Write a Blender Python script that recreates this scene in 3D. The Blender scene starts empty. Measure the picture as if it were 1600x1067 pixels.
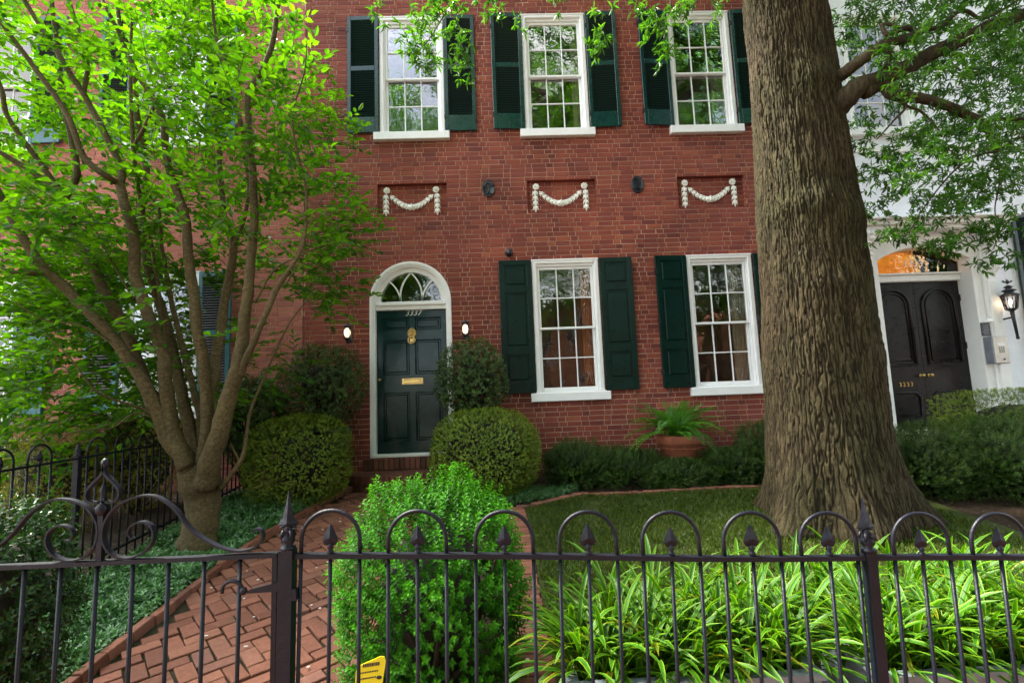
import bpy, math, random
import numpy as np
from mathutils import Vector, Matrix
from mathutils import noise as mnoise

# ------------------------------------------------------------------ camera, light, exposure
scene = bpy.context.scene
C = scene.collection
R = math.radians
cam_data = bpy.data.cameras.new('camera')
cam = bpy.data.objects.new('camera', cam_data); C.objects.link(cam)
cam_data.sensor_width = 36; cam_data.lens = 18.0
cam_data.clip_start = 0.05; cam_data.clip_end = 500
_yaw, _pitch, _roll = R(-1.602), R(6.631), R(-2.1535)
_f = Vector((-math.sin(_yaw)*math.cos(_pitch), math.cos(_yaw)*math.cos(_pitch), math.sin(_pitch)))
_r = Vector((math.cos(_yaw), math.sin(_yaw), 0)); _u = _r.cross(_f)
_r2 = _r*math.cos(_roll) + _u*math.sin(_roll); _u2 = -_r*math.sin(_roll) + _u*math.cos(_roll)
cam.matrix_world = Matrix(((_r2.x, _u2.x, -_f.x, 0), (_r2.y, _u2.y, -_f.y, 0), (_r2.z, _u2.z, -_f.z, 1.6), (0, 0, 0, 1)))
scene.camera = cam

SUN_EL, SUN_AZ = R(54), R(-66)          # azimuth measured from +Y (behind the house), negative = to the left
world = bpy.data.worlds.new("World"); scene.world = world; world.use_nodes = True
wn = world.node_tree.nodes; wl = world.node_tree.links
sky = wn.new('ShaderNodeTexSky'); sky.sky_type = 'NISHITA'; sky.sun_disc = False
sky.sun_elevation = SUN_EL; sky.sun_rotation = SUN_AZ
sky.air_density = 1.0; sky.dust_density = 2.5; sky.ozone_density = 1.0
wn['Background'].inputs['Strength'].default_value = 0.15
# thin bright cloud veils the blue
bw = wn.new('ShaderNodeRGBToBW'); wl.new(sky.outputs['Color'], bw.inputs['Color'])
cm = wn.new('ShaderNodeMath'); cm.operation = 'MULTIPLY'; cm.inputs[1].default_value = 1.55; wl.new(bw.outputs['Val'], cm.inputs[0])
tc = wn.new('ShaderNodeTexCoord'); cn = wn.new('ShaderNodeTexNoise'); cn.inputs['Scale'].default_value = 2.6; cn.inputs['Detail'].default_value = 6; wl.new(tc.outputs['Generated'], cn.inputs['Vector'])
cr = wn.new('ShaderNodeValToRGB'); cr.color_ramp.elements[0].position = .33; cr.color_ramp.elements[1].position = .6; wl.new(cn.outputs['Fac'], cr.inputs['Fac'])
cx = wn.new('ShaderNodeMixRGB'); wl.new(cr.outputs['Color'], cx.inputs['Fac']); wl.new(sky.outputs['Color'], cx.inputs['Color1']); wl.new(cm.outputs['Value'], cx.inputs['Color2'])
wl.new(cx.outputs['Color'], wn['Background'].inputs['Color'])
sun_data = bpy.data.lights.new('sun', 'SUN'); sun_data.energy = 4.5; sun_data.angle = R(14); sun_data.color = (1, .95, .84)
sun = bpy.data.objects.new('sun', sun_data); C.objects.link(sun)
sd = Vector((math.sin(SUN_AZ)*math.cos(SUN_EL), math.cos(SUN_AZ)*math.cos(SUN_EL), math.sin(SUN_EL)))
sun.rotation_euler = sd.to_track_quat('Z', 'Y').to_euler(); sun.location = sd*40
scene.render.engine = 'CYCLES'
scene.view_settings.view_transform = 'Standard'
scene.view_settings.look = 'None'
scene.view_settings.exposure = 2.55
scene.view_settings.gamma = 1
scene.view_settings.use_curve_mapping = False
scene.cycles.max_bounces = 8; scene.cycles.transparent_max_bounces = 12; scene.cycles.transmission_bounces = 4
scene.cycles.diffuse_bounces = 4; scene.cycles.glossy_bounces = 3

rng = np.random.default_rng(7); random.seed(7)
FY = 7.5                                  # plane of the facades
def gz(y, x=0): return max(0.0, 0.03 + 0.09*(y-2.0)) if y > 1.7 else 0.0   # the garden climbs towards the house

# ------------------------------------------------------------------ helpers
def tag(o, label=None, cat=None, group=None, kind=None):
    if label: o['label'] = label
    if cat: o['category'] = cat
    if group: o['group'] = group
    if kind: o['kind'] = kind
    return o
def empty(name, loc=(0, 0, 0), rz=0):
    o = bpy.data.objects.new(name, None); C.objects.link(o)
    o.location = loc; o.rotation_euler = (0, 0, rz); o.empty_display_size = .1
    return o
def link(name, me, parent=None, loc=None, rot=None, scale=None):
    o = bpy.data.objects.new(name, me); C.objects.link(o)
    if parent is not None: o.parent = parent
    if loc is not None: o.location = loc
    if rot is not None: o.rotation_euler = rot
    if scale is not None: o.scale = scale
    return o
def children(o): return [c for c in o.children]
def copy_tree(o, parent=None):
    c = o.copy(); C.objects.link(c); c.parent = parent
    for ch in list(o.children): copy_tree(ch, c)
    return c
class MB:
    """collects faces with a tone value; build() links them as one mesh object"""
    def __init__(s): s.v = []; s.f = []; s.t = []; s.sm = []
    def add(s, vs, fs, tone=.5, smooth=False):
        n = len(s.v); s.v += [tuple(v) for v in vs]; s.t += [tone]*len(vs)
        s.f += [tuple(i+n for i in f) for f in fs]; s.sm += [smooth]*len(fs)
    def box(s, x0, x1, y0, y1, z0, z1, tone=.5, b=0, back=True):
        if x1 < x0: x0, x1 = x1, x0
        if y1 < y0: y0, y1 = y1, y0
        if z1 < z0: z0, z1 = z1, z0
        if b > 0:   # front edges chamfered (front = low y)
            b = min(b, (x1-x0)*.45, (z1-z0)*.45)
            vs = [(x0+b, y0, z0+b), (x1-b, y0, z0+b), (x1-b, y0, z1-b), (x0+b, y0, z1-b),
                  (x0, y0+b, z0), (x1, y0+b, z0), (x1, y0+b, z1), (x0, y0+b, z1),
                  (x0, y1, z0), (x1, y1, z0), (x1, y1, z1), (x0, y1, z1)]
            fs = [(0, 1, 2, 3), (4, 5, 1, 0), (5, 6, 2, 1), (6, 7, 3, 2), (7, 4, 0, 3),
                  (8, 9, 5, 4), (9, 10, 6, 5), (10, 11, 7, 6), (11, 8, 4, 7)]
            if back: fs.append((9, 8, 11, 10))
        else:
            vs = [(x0, y0, z0), (x1, y0, z0), (x1, y1, z0), (x0, y1, z0), (x0, y0, z1), (x1, y0, z1), (x1, y1, z1), (x0, y1, z1)]
            fs = [(0, 1, 5, 4), (1, 2, 6, 5), (3, 0, 4, 7), (4, 5, 6, 7), (1, 0, 3, 2)]
            if back: fs.append((2, 3, 7, 6))
        s.add(vs, fs, tone)
    def tube(s, pts, rad, sides=8, tone=.5, cap=True, flat=None):
        """flat=(half width across y, half thickness in plane) makes a strap lying edge-on"""
        pts = [Vector(p) for p in pts]; n = len(pts)
        if not hasattr(rad, '__len__'): rad = [rad]*n
        rings = []; up = None
        for i, p in enumerate(pts):
            d = (pts[min(i+1, n-1)] - pts[max(i-1, 0)])
            if d.length < 1e-9: d = Vector((0, 0, 1))
            d.normalize()
            if up is None:
                up = Vector((0, 1, 0)) if abs(d.y) < .9 else Vector((1, 0, 0))
            up = (up - d*up.dot(d))
            if up.length < 1e-6: up = d.orthogonal()
            up.normalize(); sd_ = d.cross(up)
            ring = []
            if flat:
                hw, ht = flat; k = rad[i]
                for a, b_ in ((-1, -1), (1, -1), (1, 1), (-1, 1)): ring.append(p + up*hw*a*k + sd_*ht*b_*k)
            else:
                for k in range(sides):
                    a = 2*math.pi*k/sides; ring.append(p + (up*math.cos(a) + sd_*math.sin(a))*rad[i])
            rings.append(ring)
        m = 4 if flat else sides; vs = [v for r_ in rings for v in r_]; fs = []
        for i in range(n-1):
            for k in range(m):
                k2 = (k+1) % m; fs.append((i*m+k, i*m+k2, (i+1)*m+k2, (i+1)*m+k))
        if cap: fs.append(tuple(range(m-1, -1, -1))); fs.append(tuple((n-1)*m+k for k in range(m)))
        s.add(vs, fs, tone, smooth=not flat)
    def lathe(s, prof, c=(0, 0, 0), sides=16, tone=.5, sx=1, sy=1):
        vs = []; fs = []; m = sides
        for (r_, z) in prof:
            for k in range(m):
                a = 2*math.pi*k/m; vs.append((c[0]+r_*math.cos(a)*sx, c[1]+r_*math.sin(a)*sy, c[2]+z))
        for i in range(len(prof)-1):
            for k in range(m):
                k2 = (k+1) % m; fs.append((i*m+k, i*m+k2, (i+1)*m+k2, (i+1)*m+k))
        s.add(vs, fs, tone, smooth=True)
    def prism(s, poly, y0, y1, tone=.5):
        """polygon in x,z extruded from y0 (front) to y1"""
        n = len(poly); vs = [(x, y0, z) for x, z in poly] + [(x, y1, z) for x, z in poly]
        fs = [tuple(range(n)), tuple(range(2*n-1, n-1, -1))] + [(i, n+i, n+(i+1) % n, (i+1) % n) for i in range(n)]
        s.add(vs, fs, tone)
    def ribbon(s, inner, outer, y0, y1, tone=.5):
        """band in the x,z plane between two polylines of equal length, extruded in y"""
        n = len(inner); vs = []
        for a, b_ in zip(inner, outer): vs += [(a[0], y0, a[1]), (b_[0], y0, b_[1]), (b_[0], y1, b_[1]), (a[0], y1, a[1])]
        fs = []
        for i in range(n-1):
            for k in range(4):
                k2 = (k+1) % 4; fs.append((i*4+k, i*4+k2, (i+1)*4+k2, (i+1)*4+k))
        fs.append((0, 1, 2, 3)); e = (n-1)*4; fs.append((e+3, e+2, e+1, e))
        s.add(vs, fs, tone)
    def mesh(s, name, m):
        me = bpy.data.meshes.new(name); me.from_pydata(s.v, [], s.f)
        me.polygons.foreach_set('use_smooth', s.sm)
        at = me.attributes.new('tone', 'FLOAT', 'POINT'); at.data.foreach_set('value', s.t)
        me.materials.append(m); me.update(); return me
    def build(s, name, m, parent=None, loc=None, rot=None):
        return link(name, s.mesh(name, m), parent, loc, rot)
def np_mesh(name, V, F, m, tone=None, smooth=False, attrs=None):
    """V (n,3), F (k,3 or 4) numpy -> mesh, quick"""
    me = bpy.data.meshes.new(name); n = len(V); k, w = F.shape
    me.vertices.add(n); me.vertices.foreach_set('co', np.ascontiguousarray(V, dtype=np.float32).ravel())
    me.loops.add(k*w); me.loops.foreach_set('vertex_index', np.ascontiguousarray(F, dtype=np.int32).ravel())
    me.polygons.add(k); me.polygons.foreach_set('loop_start', np.arange(0, k*w, w, dtype=np.int32))
    me.polygons.foreach_set('use_smooth', np.full(k, smooth))
    me.update(calc_edges=True)
    if tone is not None:
        a = me.attributes.new('tone', 'FLOAT', 'POINT'); a.data.foreach_set('value', np.ascontiguousarray(tone, dtype=np.float32))
    if attrs:
        for nm, val in attrs.items():
            a = me.attributes.new(nm, 'FLOAT', 'POINT'); a.data.foreach_set('value', np.ascontiguousarray(val, dtype=np.float32))
    me.materials.append(m); return me
def spline(pts, n=6):
    pts = [np.array(p, float) for p in pts]; P_ = [2*pts[0]-pts[1]] + pts + [2*pts[-1]-pts[-2]]; out = []
    for i in range(1, len(P_)-2):
        for k in range(n):
            t = k/n; a, b, c, d = P_[i-1], P_[i], P_[i+1], P_[i+2]
            out.append(.5*((2*b)+(-a+c)*t+(2*a-5*b+4*c-d)*t*t+(-a+3*b-3*c+d)*t**3))
    out.append(pts[-1]); return out
def unit(a): return a/np.maximum(np.linalg.norm(a, axis=-1, keepdims=True), 1e-9)
OVAL = (np.array([(0, 0, 0), (.25, -.38, .09), (.6, -.44, .1), (1, 0, -.06), (.6, .44, .1), (.25, .38, .09), (.45, 0, 0)]),
        np.array([(0, 1, 6), (1, 2, 6), (2, 3, 6), (3, 4, 6), (4, 5, 6), (5, 0, 6)]))
DIAM = (np.array([(0, 0, 0), (.5, -.5, .12), (1, 0, 0), (.5, .5, .12)]), np.array([(0, 1, 2), (0, 2, 3)]))
def leaf_arrays(pos, d, nrm, L, W, shape=DIAM):
    d = unit(d); side = unit(np.cross(nrm, d)); nn = np.cross(d, side)
    T, F = shape; n = len(pos); m = len(T)
    V = pos[:, None, :] + d[:, None, :]*(T[None, :, 0:1]*L[:, None, None]) + side[:, None, :]*(T[None, :, 1:2]*W[:, None, None]) + nn[:, None, :]*(T[None, :, 2:3]*L[:, None, None])
    Fs = F[None] + (np.arange(n)*m)[:, None, None]
    return V.reshape(-1, 3), Fs.reshape(-1, 3)
def leaf_mesh(name, mat_, pos, d, nrm, L, W, tone, shape=DIAM):
    V, F = leaf_arrays(pos, d, nrm, L, W, shape)
    return np_mesh(name, V, F, mat_, np.repeat(tone, len(shape[0])))
def rvec(n): return unit(rng.normal(size=(n, 3)))

# ------------------------------------------------------------------ materials
def mat(name):
    m = bpy.data.materials.new(name); m.use_nodes = True; nt = m.node_tree
    return m, nt, nt.nodes, nt.links, nt.nodes['Principled BSDF']
def ramp(nodes, stops):
    r_ = nodes.new('ShaderNodeValToRGB'); e = r_.color_ramp.elements
    while len(e) < len(stops): e.new(.5)
    for i, (p, c) in enumerate(stops): e[i].position = p; e[i].color = (*c, 1)
    return r_
def noise_node(nodes, links, scale, detail=4, rough=.6, vec=None, coord='Object'):
    n = nodes.new('ShaderNodeTexNoise'); n.inputs['Scale'].default_value = scale
    n.inputs['Detail'].default_value = detail; n.inputs['Roughness'].default_value = rough
    if vec is None:
        t = nodes.new('ShaderNodeTexCoord'); links.new(t.outputs[coord], n.inputs['Vector'])
    else: links.new(vec, n.inputs['Vector'])
    return n
def geo_pos(nodes):
    return nodes.new('ShaderNodeNewGeometry').outputs['Position']
def simple(name, col, rough=.5, metal=0, bump=0, bscale=40, var=.15, spec=.5, coat=0, wear=None):
    m, nt, N, L, B = mat(name)
    n = noise_node(N, L, 6, 5)
    c1 = tuple(max(0, c*(1-var)) for c in col); c2 = tuple(min(1, c*(1+var)) for c in col)
    rp = ramp(N, [(.3, c1), (.7, c2)]); L.new(n.outputs['Fac'], rp.inputs['Fac'])
    last = rp.outputs['Color']
    if wear:
        n3 = noise_node(N, L, wear[1], 8, .7); r3 = ramp(N, [(wear[2], (0, 0, 0)), (wear[2]+.05, (1, 1, 1))]); L.new(n3.outputs['Fac'], r3.inputs['Fac'])
        mx = N.new('ShaderNodeMixRGB'); L.new(r3.outputs['Color'], mx.inputs['Fac']); L.new(last, mx.inputs['Color1']); mx.inputs['Color2'].default_value = (*wear[0], 1); last = mx.outputs['Color']
    L.new(last, B.inputs['Base Color'])
    n4 = noise_node(N, L, 11, 5); mr = N.new('ShaderNodeMapRange'); mr.inputs['To Min'].default_value = max(.03, rough-.12); mr.inputs['To Max'].default_value = min(1, rough+.12)
    L.new(n4.outputs['Fac'], mr.inputs['Value']); L.new(mr.outputs['Result'], B.inputs['Roughness'])
    B.inputs['Metallic'].default_value = metal; B.inputs['Specular IOR Level'].default_value = spec
    B.inputs['Coat Weight'].default_value = coat; B.inputs['Coat Roughness'].default_value = .08
    if bump:
        b = N.new('ShaderNodeBump'); b.inputs['Strength'].default_value = bump; b.inputs['Distance'].default_value = .01
        n2 = noise_node(N, L, bscale, 6); L.new(n2.outputs['Fac'], b.inputs['Height']); L.new(b.outputs['Normal'], B.inputs['Normal'])
    return m
def brick_mat(name, stops, rough=.8, stain=.35, bscale=120, moss=None):
    """colour chosen per brick by its tone, plus large soft weathering and fine grit in world space"""
    m, nt, N, L, B = mat(name)
    at = N.new('ShaderNodeAttribute'); at.attribute_name = 'tone'
    oi = N.new('ShaderNodeObjectInfo'); gp = geo_pos(N)
    rp = ramp(N, stops); L.new(at.outputs['Fac'], rp.inputs['Fac'])
    n = noise_node(N, L, 1.1, 5, .6, gp); r2 = ramp(N, [(.3, (1-stain,)*3), (.7, (1+stain*.4,)*3)]); L.new(n.outputs['Fac'], r2.inputs['Fac'])
    mx = N.new('ShaderNodeMixRGB'); mx.blend_type = 'MULTIPLY'; mx.inputs['Fac'].default_value = 1
    L.new(rp.outputs['Color'], mx.inputs['Color1']); L.new(r2.outputs['Color'], mx.inputs['Color2'])
    n2 = noise_node(N, L, 38, 7, .7, gp); r3 = ramp(N, [(.25, (.62, .62, .62)), (.55, (1, 1, 1)), (.8, (1.3, 1.25, 1.2))]); L.new(n2.outputs['Fac'], r3.inputs['Fac'])
    mx2 = N.new('ShaderNodeMixRGB'); mx2.blend_type = 'MULTIPLY'; mx2.inputs['Fac'].default_value = .8
    L.new(mx.outputs['Color'], mx2.inputs['Color1']); L.new(r3.outputs['Color'], mx2.inputs['Color2'])
    last = mx2.outputs['Color']
    if moss:
        n5 = noise_node(N, L, moss[1], 6, .7, gp); r5 = ramp(N, [(moss[2], (0, 0, 0)), (moss[2]+.15, (1, 1, 1))]); L.new(n5.outputs['Fac'], r5.inputs['Fac'])
        mx3 = N.new('ShaderNodeMixRGB'); L.new(r5.outputs['Color'], mx3.inputs['Fac']); L.new(last, mx3.inputs['Color1']); mx3.inputs['Color2'].default_value = (*moss[0], 1); last = mx3.outputs['Color']
    L.new(last, B.inputs['Base Color']); B.inputs['Roughness'].default_value = rough; B.inputs['Specular IOR Level'].default_value = .35
    b = N.new('ShaderNodeBump'); b.inputs['Strength'].default_value = .55; b.inputs['Distance'].default_value = .004
    n4 = noise_node(N, L, bscale, 6, .65, gp); L.new(n4.outputs['Fac'], b.inputs['Height']); L.new(b.outputs['Normal'], B.inputs['Normal'])
    return m
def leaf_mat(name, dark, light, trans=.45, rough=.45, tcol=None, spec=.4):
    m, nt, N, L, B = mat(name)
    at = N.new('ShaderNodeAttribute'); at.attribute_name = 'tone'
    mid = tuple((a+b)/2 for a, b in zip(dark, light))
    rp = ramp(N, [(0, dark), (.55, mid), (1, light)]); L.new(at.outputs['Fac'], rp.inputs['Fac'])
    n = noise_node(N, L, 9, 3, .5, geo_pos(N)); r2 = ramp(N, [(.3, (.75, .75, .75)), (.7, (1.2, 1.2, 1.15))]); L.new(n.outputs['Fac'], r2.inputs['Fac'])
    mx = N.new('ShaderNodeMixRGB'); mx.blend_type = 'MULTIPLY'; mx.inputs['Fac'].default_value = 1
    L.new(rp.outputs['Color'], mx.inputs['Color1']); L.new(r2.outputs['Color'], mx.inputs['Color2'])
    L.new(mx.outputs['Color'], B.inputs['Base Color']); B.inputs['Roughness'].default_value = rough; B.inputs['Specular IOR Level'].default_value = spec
    tr = N.new('ShaderNodeBsdfTranslucent'); g = N.new('ShaderNodeMixRGB'); g.blend_type = 'MULTIPLY'; g.inputs['Fac'].default_value = 1
    L.new(mx.outputs['Color'], g.inputs['Color1']); g.inputs['Color2'].default_value = (*(tcol or (2.2, 2.0, .7)), 1)
    L.new(g.outputs['Color'], tr.inputs['Color'])
    ms = N.new('ShaderNodeMixShader'); ms.inputs['Fac'].default_value = trans
    L.new(B.outputs['BSDF'], ms.inputs[1]); L.new(tr.outputs['BSDF'], ms.inputs[2]); L.new(ms.outputs['Shader'], N['Material Output'].inputs['Surface'])
    return m
def glass_mat(name, boost=1.6, wave=.35, tint=(1, 1, 1)):
    m, nt, N, L, B = mat(name); N.remove(B)
    fr = N.new('ShaderNodeFresnel'); fr.inputs['IOR'].default_value = 1.5
    mu = N.new('ShaderNodeMath'); mu.operation = 'MULTIPLY'; mu.inputs[1].default_value = boost; mu.use_clamp = True; L.new(fr.outputs['Fac'], mu.inputs[0])
    tr = N.new('ShaderNodeBsdfTransparent'); tr.inputs['Color'].default_value = (*tint, 1)
    gl = N.new('ShaderNodeBsdfGlossy'); gl.inputs['Roughness'].default_value = .0; gl.inputs['Color'].default_value = (1, 1, 1, 1)
    b = N.new('ShaderNodeBump'); b.inputs['Strength'].default_value = wave; b.inputs['Distance'].default_value = .006
    n = noise_node(N, L, 7, 2, .5, geo_pos(N)); L.new(n.outputs['Fac'], b.inputs['Height']); L.new(b.outputs['Normal'], gl.inputs['Normal'])
    ms = N.new('ShaderNodeMixShader'); L.new(mu.outputs['Value'], ms.inputs['Fac']); L.new(tr.outputs['BSDF'], ms.inputs[1]); L.new(gl.outputs['BSDF'], ms.inputs[2])
    L.new(ms.outputs['Shader'], N['Material Output'].inputs['Surface']); return m
def emit_mat(name, col, s):
    m, nt, N, L, B = mat(name); B.inputs['Base Color'].default_value = (*col, 1)
    B.inputs['Emission Color'].default_value = (*col, 1); B.inputs['Emission Strength'].default_value = s; B.inputs['Roughness'].default_value = .3; return m
def ground_mat(name, c1, c2, c3, scale=14, bump=.8, dist=.03):
    m, nt, N, L, B = mat(name); gp = geo_pos(N)
    n = noise_node(N, L, scale, 8, .75, gp); rp = ramp(N, [(.3, c1), (.55, c2), (.75, c3)]); L.new(n.outputs['Fac'], rp.inputs['Fac'])
    n2 = noise_node(N, L, 1.3, 4, .6, gp); r2 = ramp(N, [(.3, (.7, .7, .7)), (.7, (1.15, 1.15, 1.15))]); L.new(n2.outputs['Fac'], r2.inputs['Fac'])
    mx = N.new('ShaderNodeMixRGB'); mx.blend_type = 'MULTIPLY'; mx.inputs['Fac'].default_value = 1
    L.new(rp.outputs['Color'], mx.inputs['Color1']); L.new(r2.outputs['Color'], mx.inputs['Color2']); L.new(mx.outputs['Color'], B.inputs['Base Color'])
    B.inputs['Roughness'].default_value = .95; B.inputs['Specular IOR Level'].default_value = .2
    b = N.new('ShaderNodeBump'); b.inputs['Strength'].default_value = bump; b.inputs['Distance'].default_value = dist
    n4 = noise_node(N, L, scale*3, 8, .7, gp); L.new(n4.outputs['Fac'], b.inputs['Height']); L.new(b.outputs['Normal'], B.inputs['Normal']); return m
def bark_mat(name, c1, c2, c3, sc=(26, 26, 3.5), bump=.9, dist=.02, rough=.9):
    m, nt, N, L, B = mat(name); gp = geo_pos(N)
    mp = N.new('ShaderNodeMapping'); mp.inputs['Scale'].default_value = sc; L.new(gp, mp.inputs['Vector'])
    n = noise_node(N, L, 1, 8, .7, mp.outputs['Vector']); n.inputs['Distortion'].default_value = .6
    rp = ramp(N, [(.32, c1), (.5, c2), (.7, c3)]); L.new(n.outputs['Fac'], rp.inputs['Fac'])
    n2 = noise_node(N, L, 1.7, 5, .6, gp); r2 = ramp(N, [(.3, (.72, .72, .7)), (.7, (1.2, 1.2, 1.1))]); L.new(n2.outputs['Fac'], r2.inputs['Fac'])
    mx = N.new('ShaderNodeMixRGB'); mx.blend_type = 'MULTIPLY'; mx.inputs['Fac'].default_value = 1
    L.new(rp.outputs['Color'], mx.inputs['Color1']); L.new(r2.outputs['Color'], mx.inputs['Color2']); L.new(mx.outputs['Color'], B.inputs['Base Color'])
    B.inputs['Roughness'].default_value = rough; B.inputs['Specular IOR Level'].default_value = .25
    b = N.new('ShaderNodeBump'); b.inputs['Strength'].default_value = bump; b.inputs['Distance'].default_value = dist
    L.new(n.outputs['Fac'], b.inputs['Height']); L.new(b.outputs['Normal'], B.inputs['Normal']); return m

M = {}
M['brick'] = brick_mat('old_red_brick', [(0, (.150, .032, .026)), (.12, (.200, .043, .031)), (.5, (.235, .051, .033)), (.8, (.270, .065, .038)), (.93, (.215, .052, .042)), (1, (.33, .090, .045))], stain=.4)
M['brick_pink'] = brick_mat('faded_pink_brick', [(0, (.33, .105, .08)), (.4, (.41, .135, .10)), (.8, (.47, .165, .125)), (1, (.37, .125, .10))], stain=.25)
M['paver'] = brick_mat('worn_paver', [(0, (.165, .062, .036)), (.4, (.235, .090, .054)), (.75, (.29, .118, .070)), (1, (.19, .085, .060))], stain=.3, bscale=70, moss=((.055, .075, .02), 5, .62))
M['step_brick'] = brick_mat('dark_step_brick', [(0, (.11, .042, .028)), (.5, (.16, .058, .037)), (1, (.21, .08, .05))], stain=.3, moss=((.05, .055, .02), 4, .6))
M['orange_brick'] = brick_mat('orange_brick', [(0, (.24, .085, .045)), (1, (.32, .13, .07))])
M['mortar'] = simple('mortar', (.50, .34, .25), .95, bump=.5, bscale=80, var=.25)
M['mortar_dark'] = ground_mat('path_joint_soil', (.03, .025, .015), (.05, .045, .02), (.04, .06, .015), 20)
M['white'] = simple('white_paint', (.80, .81, .81), .38, bump=.15, bscale=25, var=.04)
M['white_dull'] = simple('weathered_white_plaster', (.80, .80, .74), .6, bump=.3, bscale=60, var=.08, wear=((.55, .54, .48), 14, .66))
M['stucco'] = simple('white_stucco', (.78, .81, .88), .8, bump=.35, bscale=30, var=.06)
M['shutter'] = simple('dark_green_gloss_paint', (.0015, .028, .027), .22, bump=.12, bscale=12, var=.3, coat=.25)
M['louvre'] = simple('louvre_green_paint', (.006, .022, .021), .3, bump=.05, var=.3)
M['shutter_low'] = simple('dark_shutter_paint', (.001, .016, .012), .3, bump=.2, bscale=14, var=.4, coat=.0, spec=.2)
M['teal'] = simple('teal_shutter_paint', (.008, .10, .125), .35, var=.2)
M['door'] = simple('dark_green_door_paint', (.0005, .022, .020), .12, bump=.12, bscale=7, var=.3, coat=.0, spec=.25)
M['black_door'] = simple('black_brown_door_paint', (.007, .005, .006), .3, bump=.12, bscale=14, var=.3, coat=.0, spec=.35)
M['brass'] = simple('brass', (.60, .42, .16), .3, metal=1, bump=.2, bscale=50, var=.25)
M['silver'] = simple('tarnished_silver', (.50, .48, .42), .35, metal=1, var=.2)
M['steel'] = simple('brushed_steel', (.42, .40, .36), .38, metal=1, var=.15)
M['iron'] = simple('dark_painted_iron', (.004, .005, .010), .46, bump=.3, bscale=45, var=.35, spec=.24, wear=((.05, .05, .055), 30, .76))
M['cast'] = simple('black_cast_iron', (.012, .014, .02), .38, bump=.3, bscale=40, var=.3)
M['gloss_black'] = simple('black_dome_plastic', (.01, .01, .014), .1, var=.2)
M['glass'] = glass_mat('old_window_glass', 2.7, .5)
M['glass_low'] = glass_mat('lower_window_glass', 1.7, .45)
M['glass_amber'] = glass_mat('transom_glass', 1.0, .25, (1, .86, .62))
M['lamp_glass'] = emit_mat('lit_opal_glass', (1, .74, .42), .4)
M['lamp_clear'] = glass_mat('lantern_glass', 1.5, .1)
M['flame'] = emit_mat('lantern_bulb', (1, .72, .45), 6)
M['interior'] = simple('interior_plaster', (.20, .12, .06), .9, var=.2)
M['interior_amber'] = simple('amber_interior_plaster', (.62, .40, .19), .9, var=.15)
M['curtain'] = simple('pale_curtain_cloth', (.42, .40, .28), .9, bump=.3, var=.15)
M['curtain_rust'] = simple('rust_curtain_cloth', (.36, .13, .045), .9, bump=.3, var=.2)
M['terracotta'] = simple('terracotta', (.26, .075, .035), .85, bump=.4, bscale=30, var=.2, wear=((.30, .24, .18), 9, .63))
M['planter'] = simple('grey_metal_planter', (.22, .25, .29), .45, metal=.3, bump=.4, bscale=18, var=.25, wear=((.34, .34, .33), 13, .62))
M['stone'] = simple('cream_stone', (.50, .47, .38), .85, bump=.5, bscale=25, var=.2)
M['soil'] = ground_mat('bark_mulch', (.028, .018, .011), (.06, .038, .023), (.13, .09, .06), 26, 1, .03)
M['leaf_litter'] = ground_mat('dry_mulch', (.07, .05, .035), (.14, .10, .07), (.25, .19, .14), 30, 1, .03)
M['turf'] = ground_mat('turf_soil', (.035, .05, .010), (.055, .075, .014), (.11, .08, .035), 9, .8, .03)
M['asphalt'] = ground_mat('asphalt', (.04, .04, .04), (.05, .05, .05), (.07, .07, .07), 40, .4, .01)
M['oak_bark'] = bark_mat('oak_bark', (.016, .012, .007), (.045, .034, .019), (.085, .066, .040))
M['smooth_bark'] = bark_mat('smooth_grey_bark', (.042, .030, .011), (.075, .056, .023), (.135, .110, .058), (34, 34, 42), .6, .006, .8)
M['twig'] = simple('twig_bark', (.05, .036, .022), .85, var=.25)
M['leaf_left'] = leaf_mat('spreading_tree_leaf', (.012, .072, .004), (.085, .21, .005), .55, .5, (2.4, 2.3, .4))
M['leaf_oak'] = leaf_mat('willow_oak_leaf', (.014, .065, .007), (.065, .165, .012), .45, .4, (2.2, 2.2, .6))
M['leaf_box'] = leaf_mat('bright_boxwood_leaf', (.010, .070, .003), (.065, .26, .005), .32, .5, (2, 2, .4), .15)
M['leaf_ball'] = leaf_mat('clipped_boxwood_leaf', (.055, .10, .007), (.23, .32, .028), .3, .4, (2, 2, .6))
M['leaf_gold'] = leaf_mat('yellow_boxwood_leaf', (.11, .13, .014), (.34, .33, .05), .3, .4, (1.8, 1.7, .6))
M['leaf_dark'] = leaf_mat('dark_camellia_leaf', (.020, .060, .010), (.085, .135, .028), .2, .36, (2, 2, .7), .4)
M['leaf_shade'] = leaf_mat('deep_green_leaf', (.006, .030, .004), (.028, .085, .010), .2, .35, (2, 2, .6), .4)
M['leaf_yew'] = leaf_mat('yew_needles', (.012, .045, .003), (.058, .115, .009), .25, .45)
M['leaf_gc'] = leaf_mat('periwinkle_leaf', (.022, .095, .022), (.12, .27, .085), .15, .3, (1.6, 1.9, .8), .7)
M['leaf_fern'] = leaf_mat('fern_leaf', (.022, .105, .007), (.095, .28, .014), .35, .45)
M['grass'] = leaf_mat('lawn_grass', (.020, .058, .003), (.095, .135, .010), .3, .5)
M['yellow'] = simple('yellow_plastic_sign', (.75, .60, .01), .4, var=.05)
M['ink'] = simple('black_print', (.02, .02, .02), .6, var=.05)
M['core'] = simple('light_block_core', (.020, .020, .010), .95, bump=1, bscale=30, var=.4)  # dark filling of the light-blocking cores added inside the shrubs
M['petal'] = simple('white_petal', (.75, .72, .66), .7, var=.1)
M['roof'] = simple('slate_roof', (.10, .10, .11), .8, bump=.4, var=.2)
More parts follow.
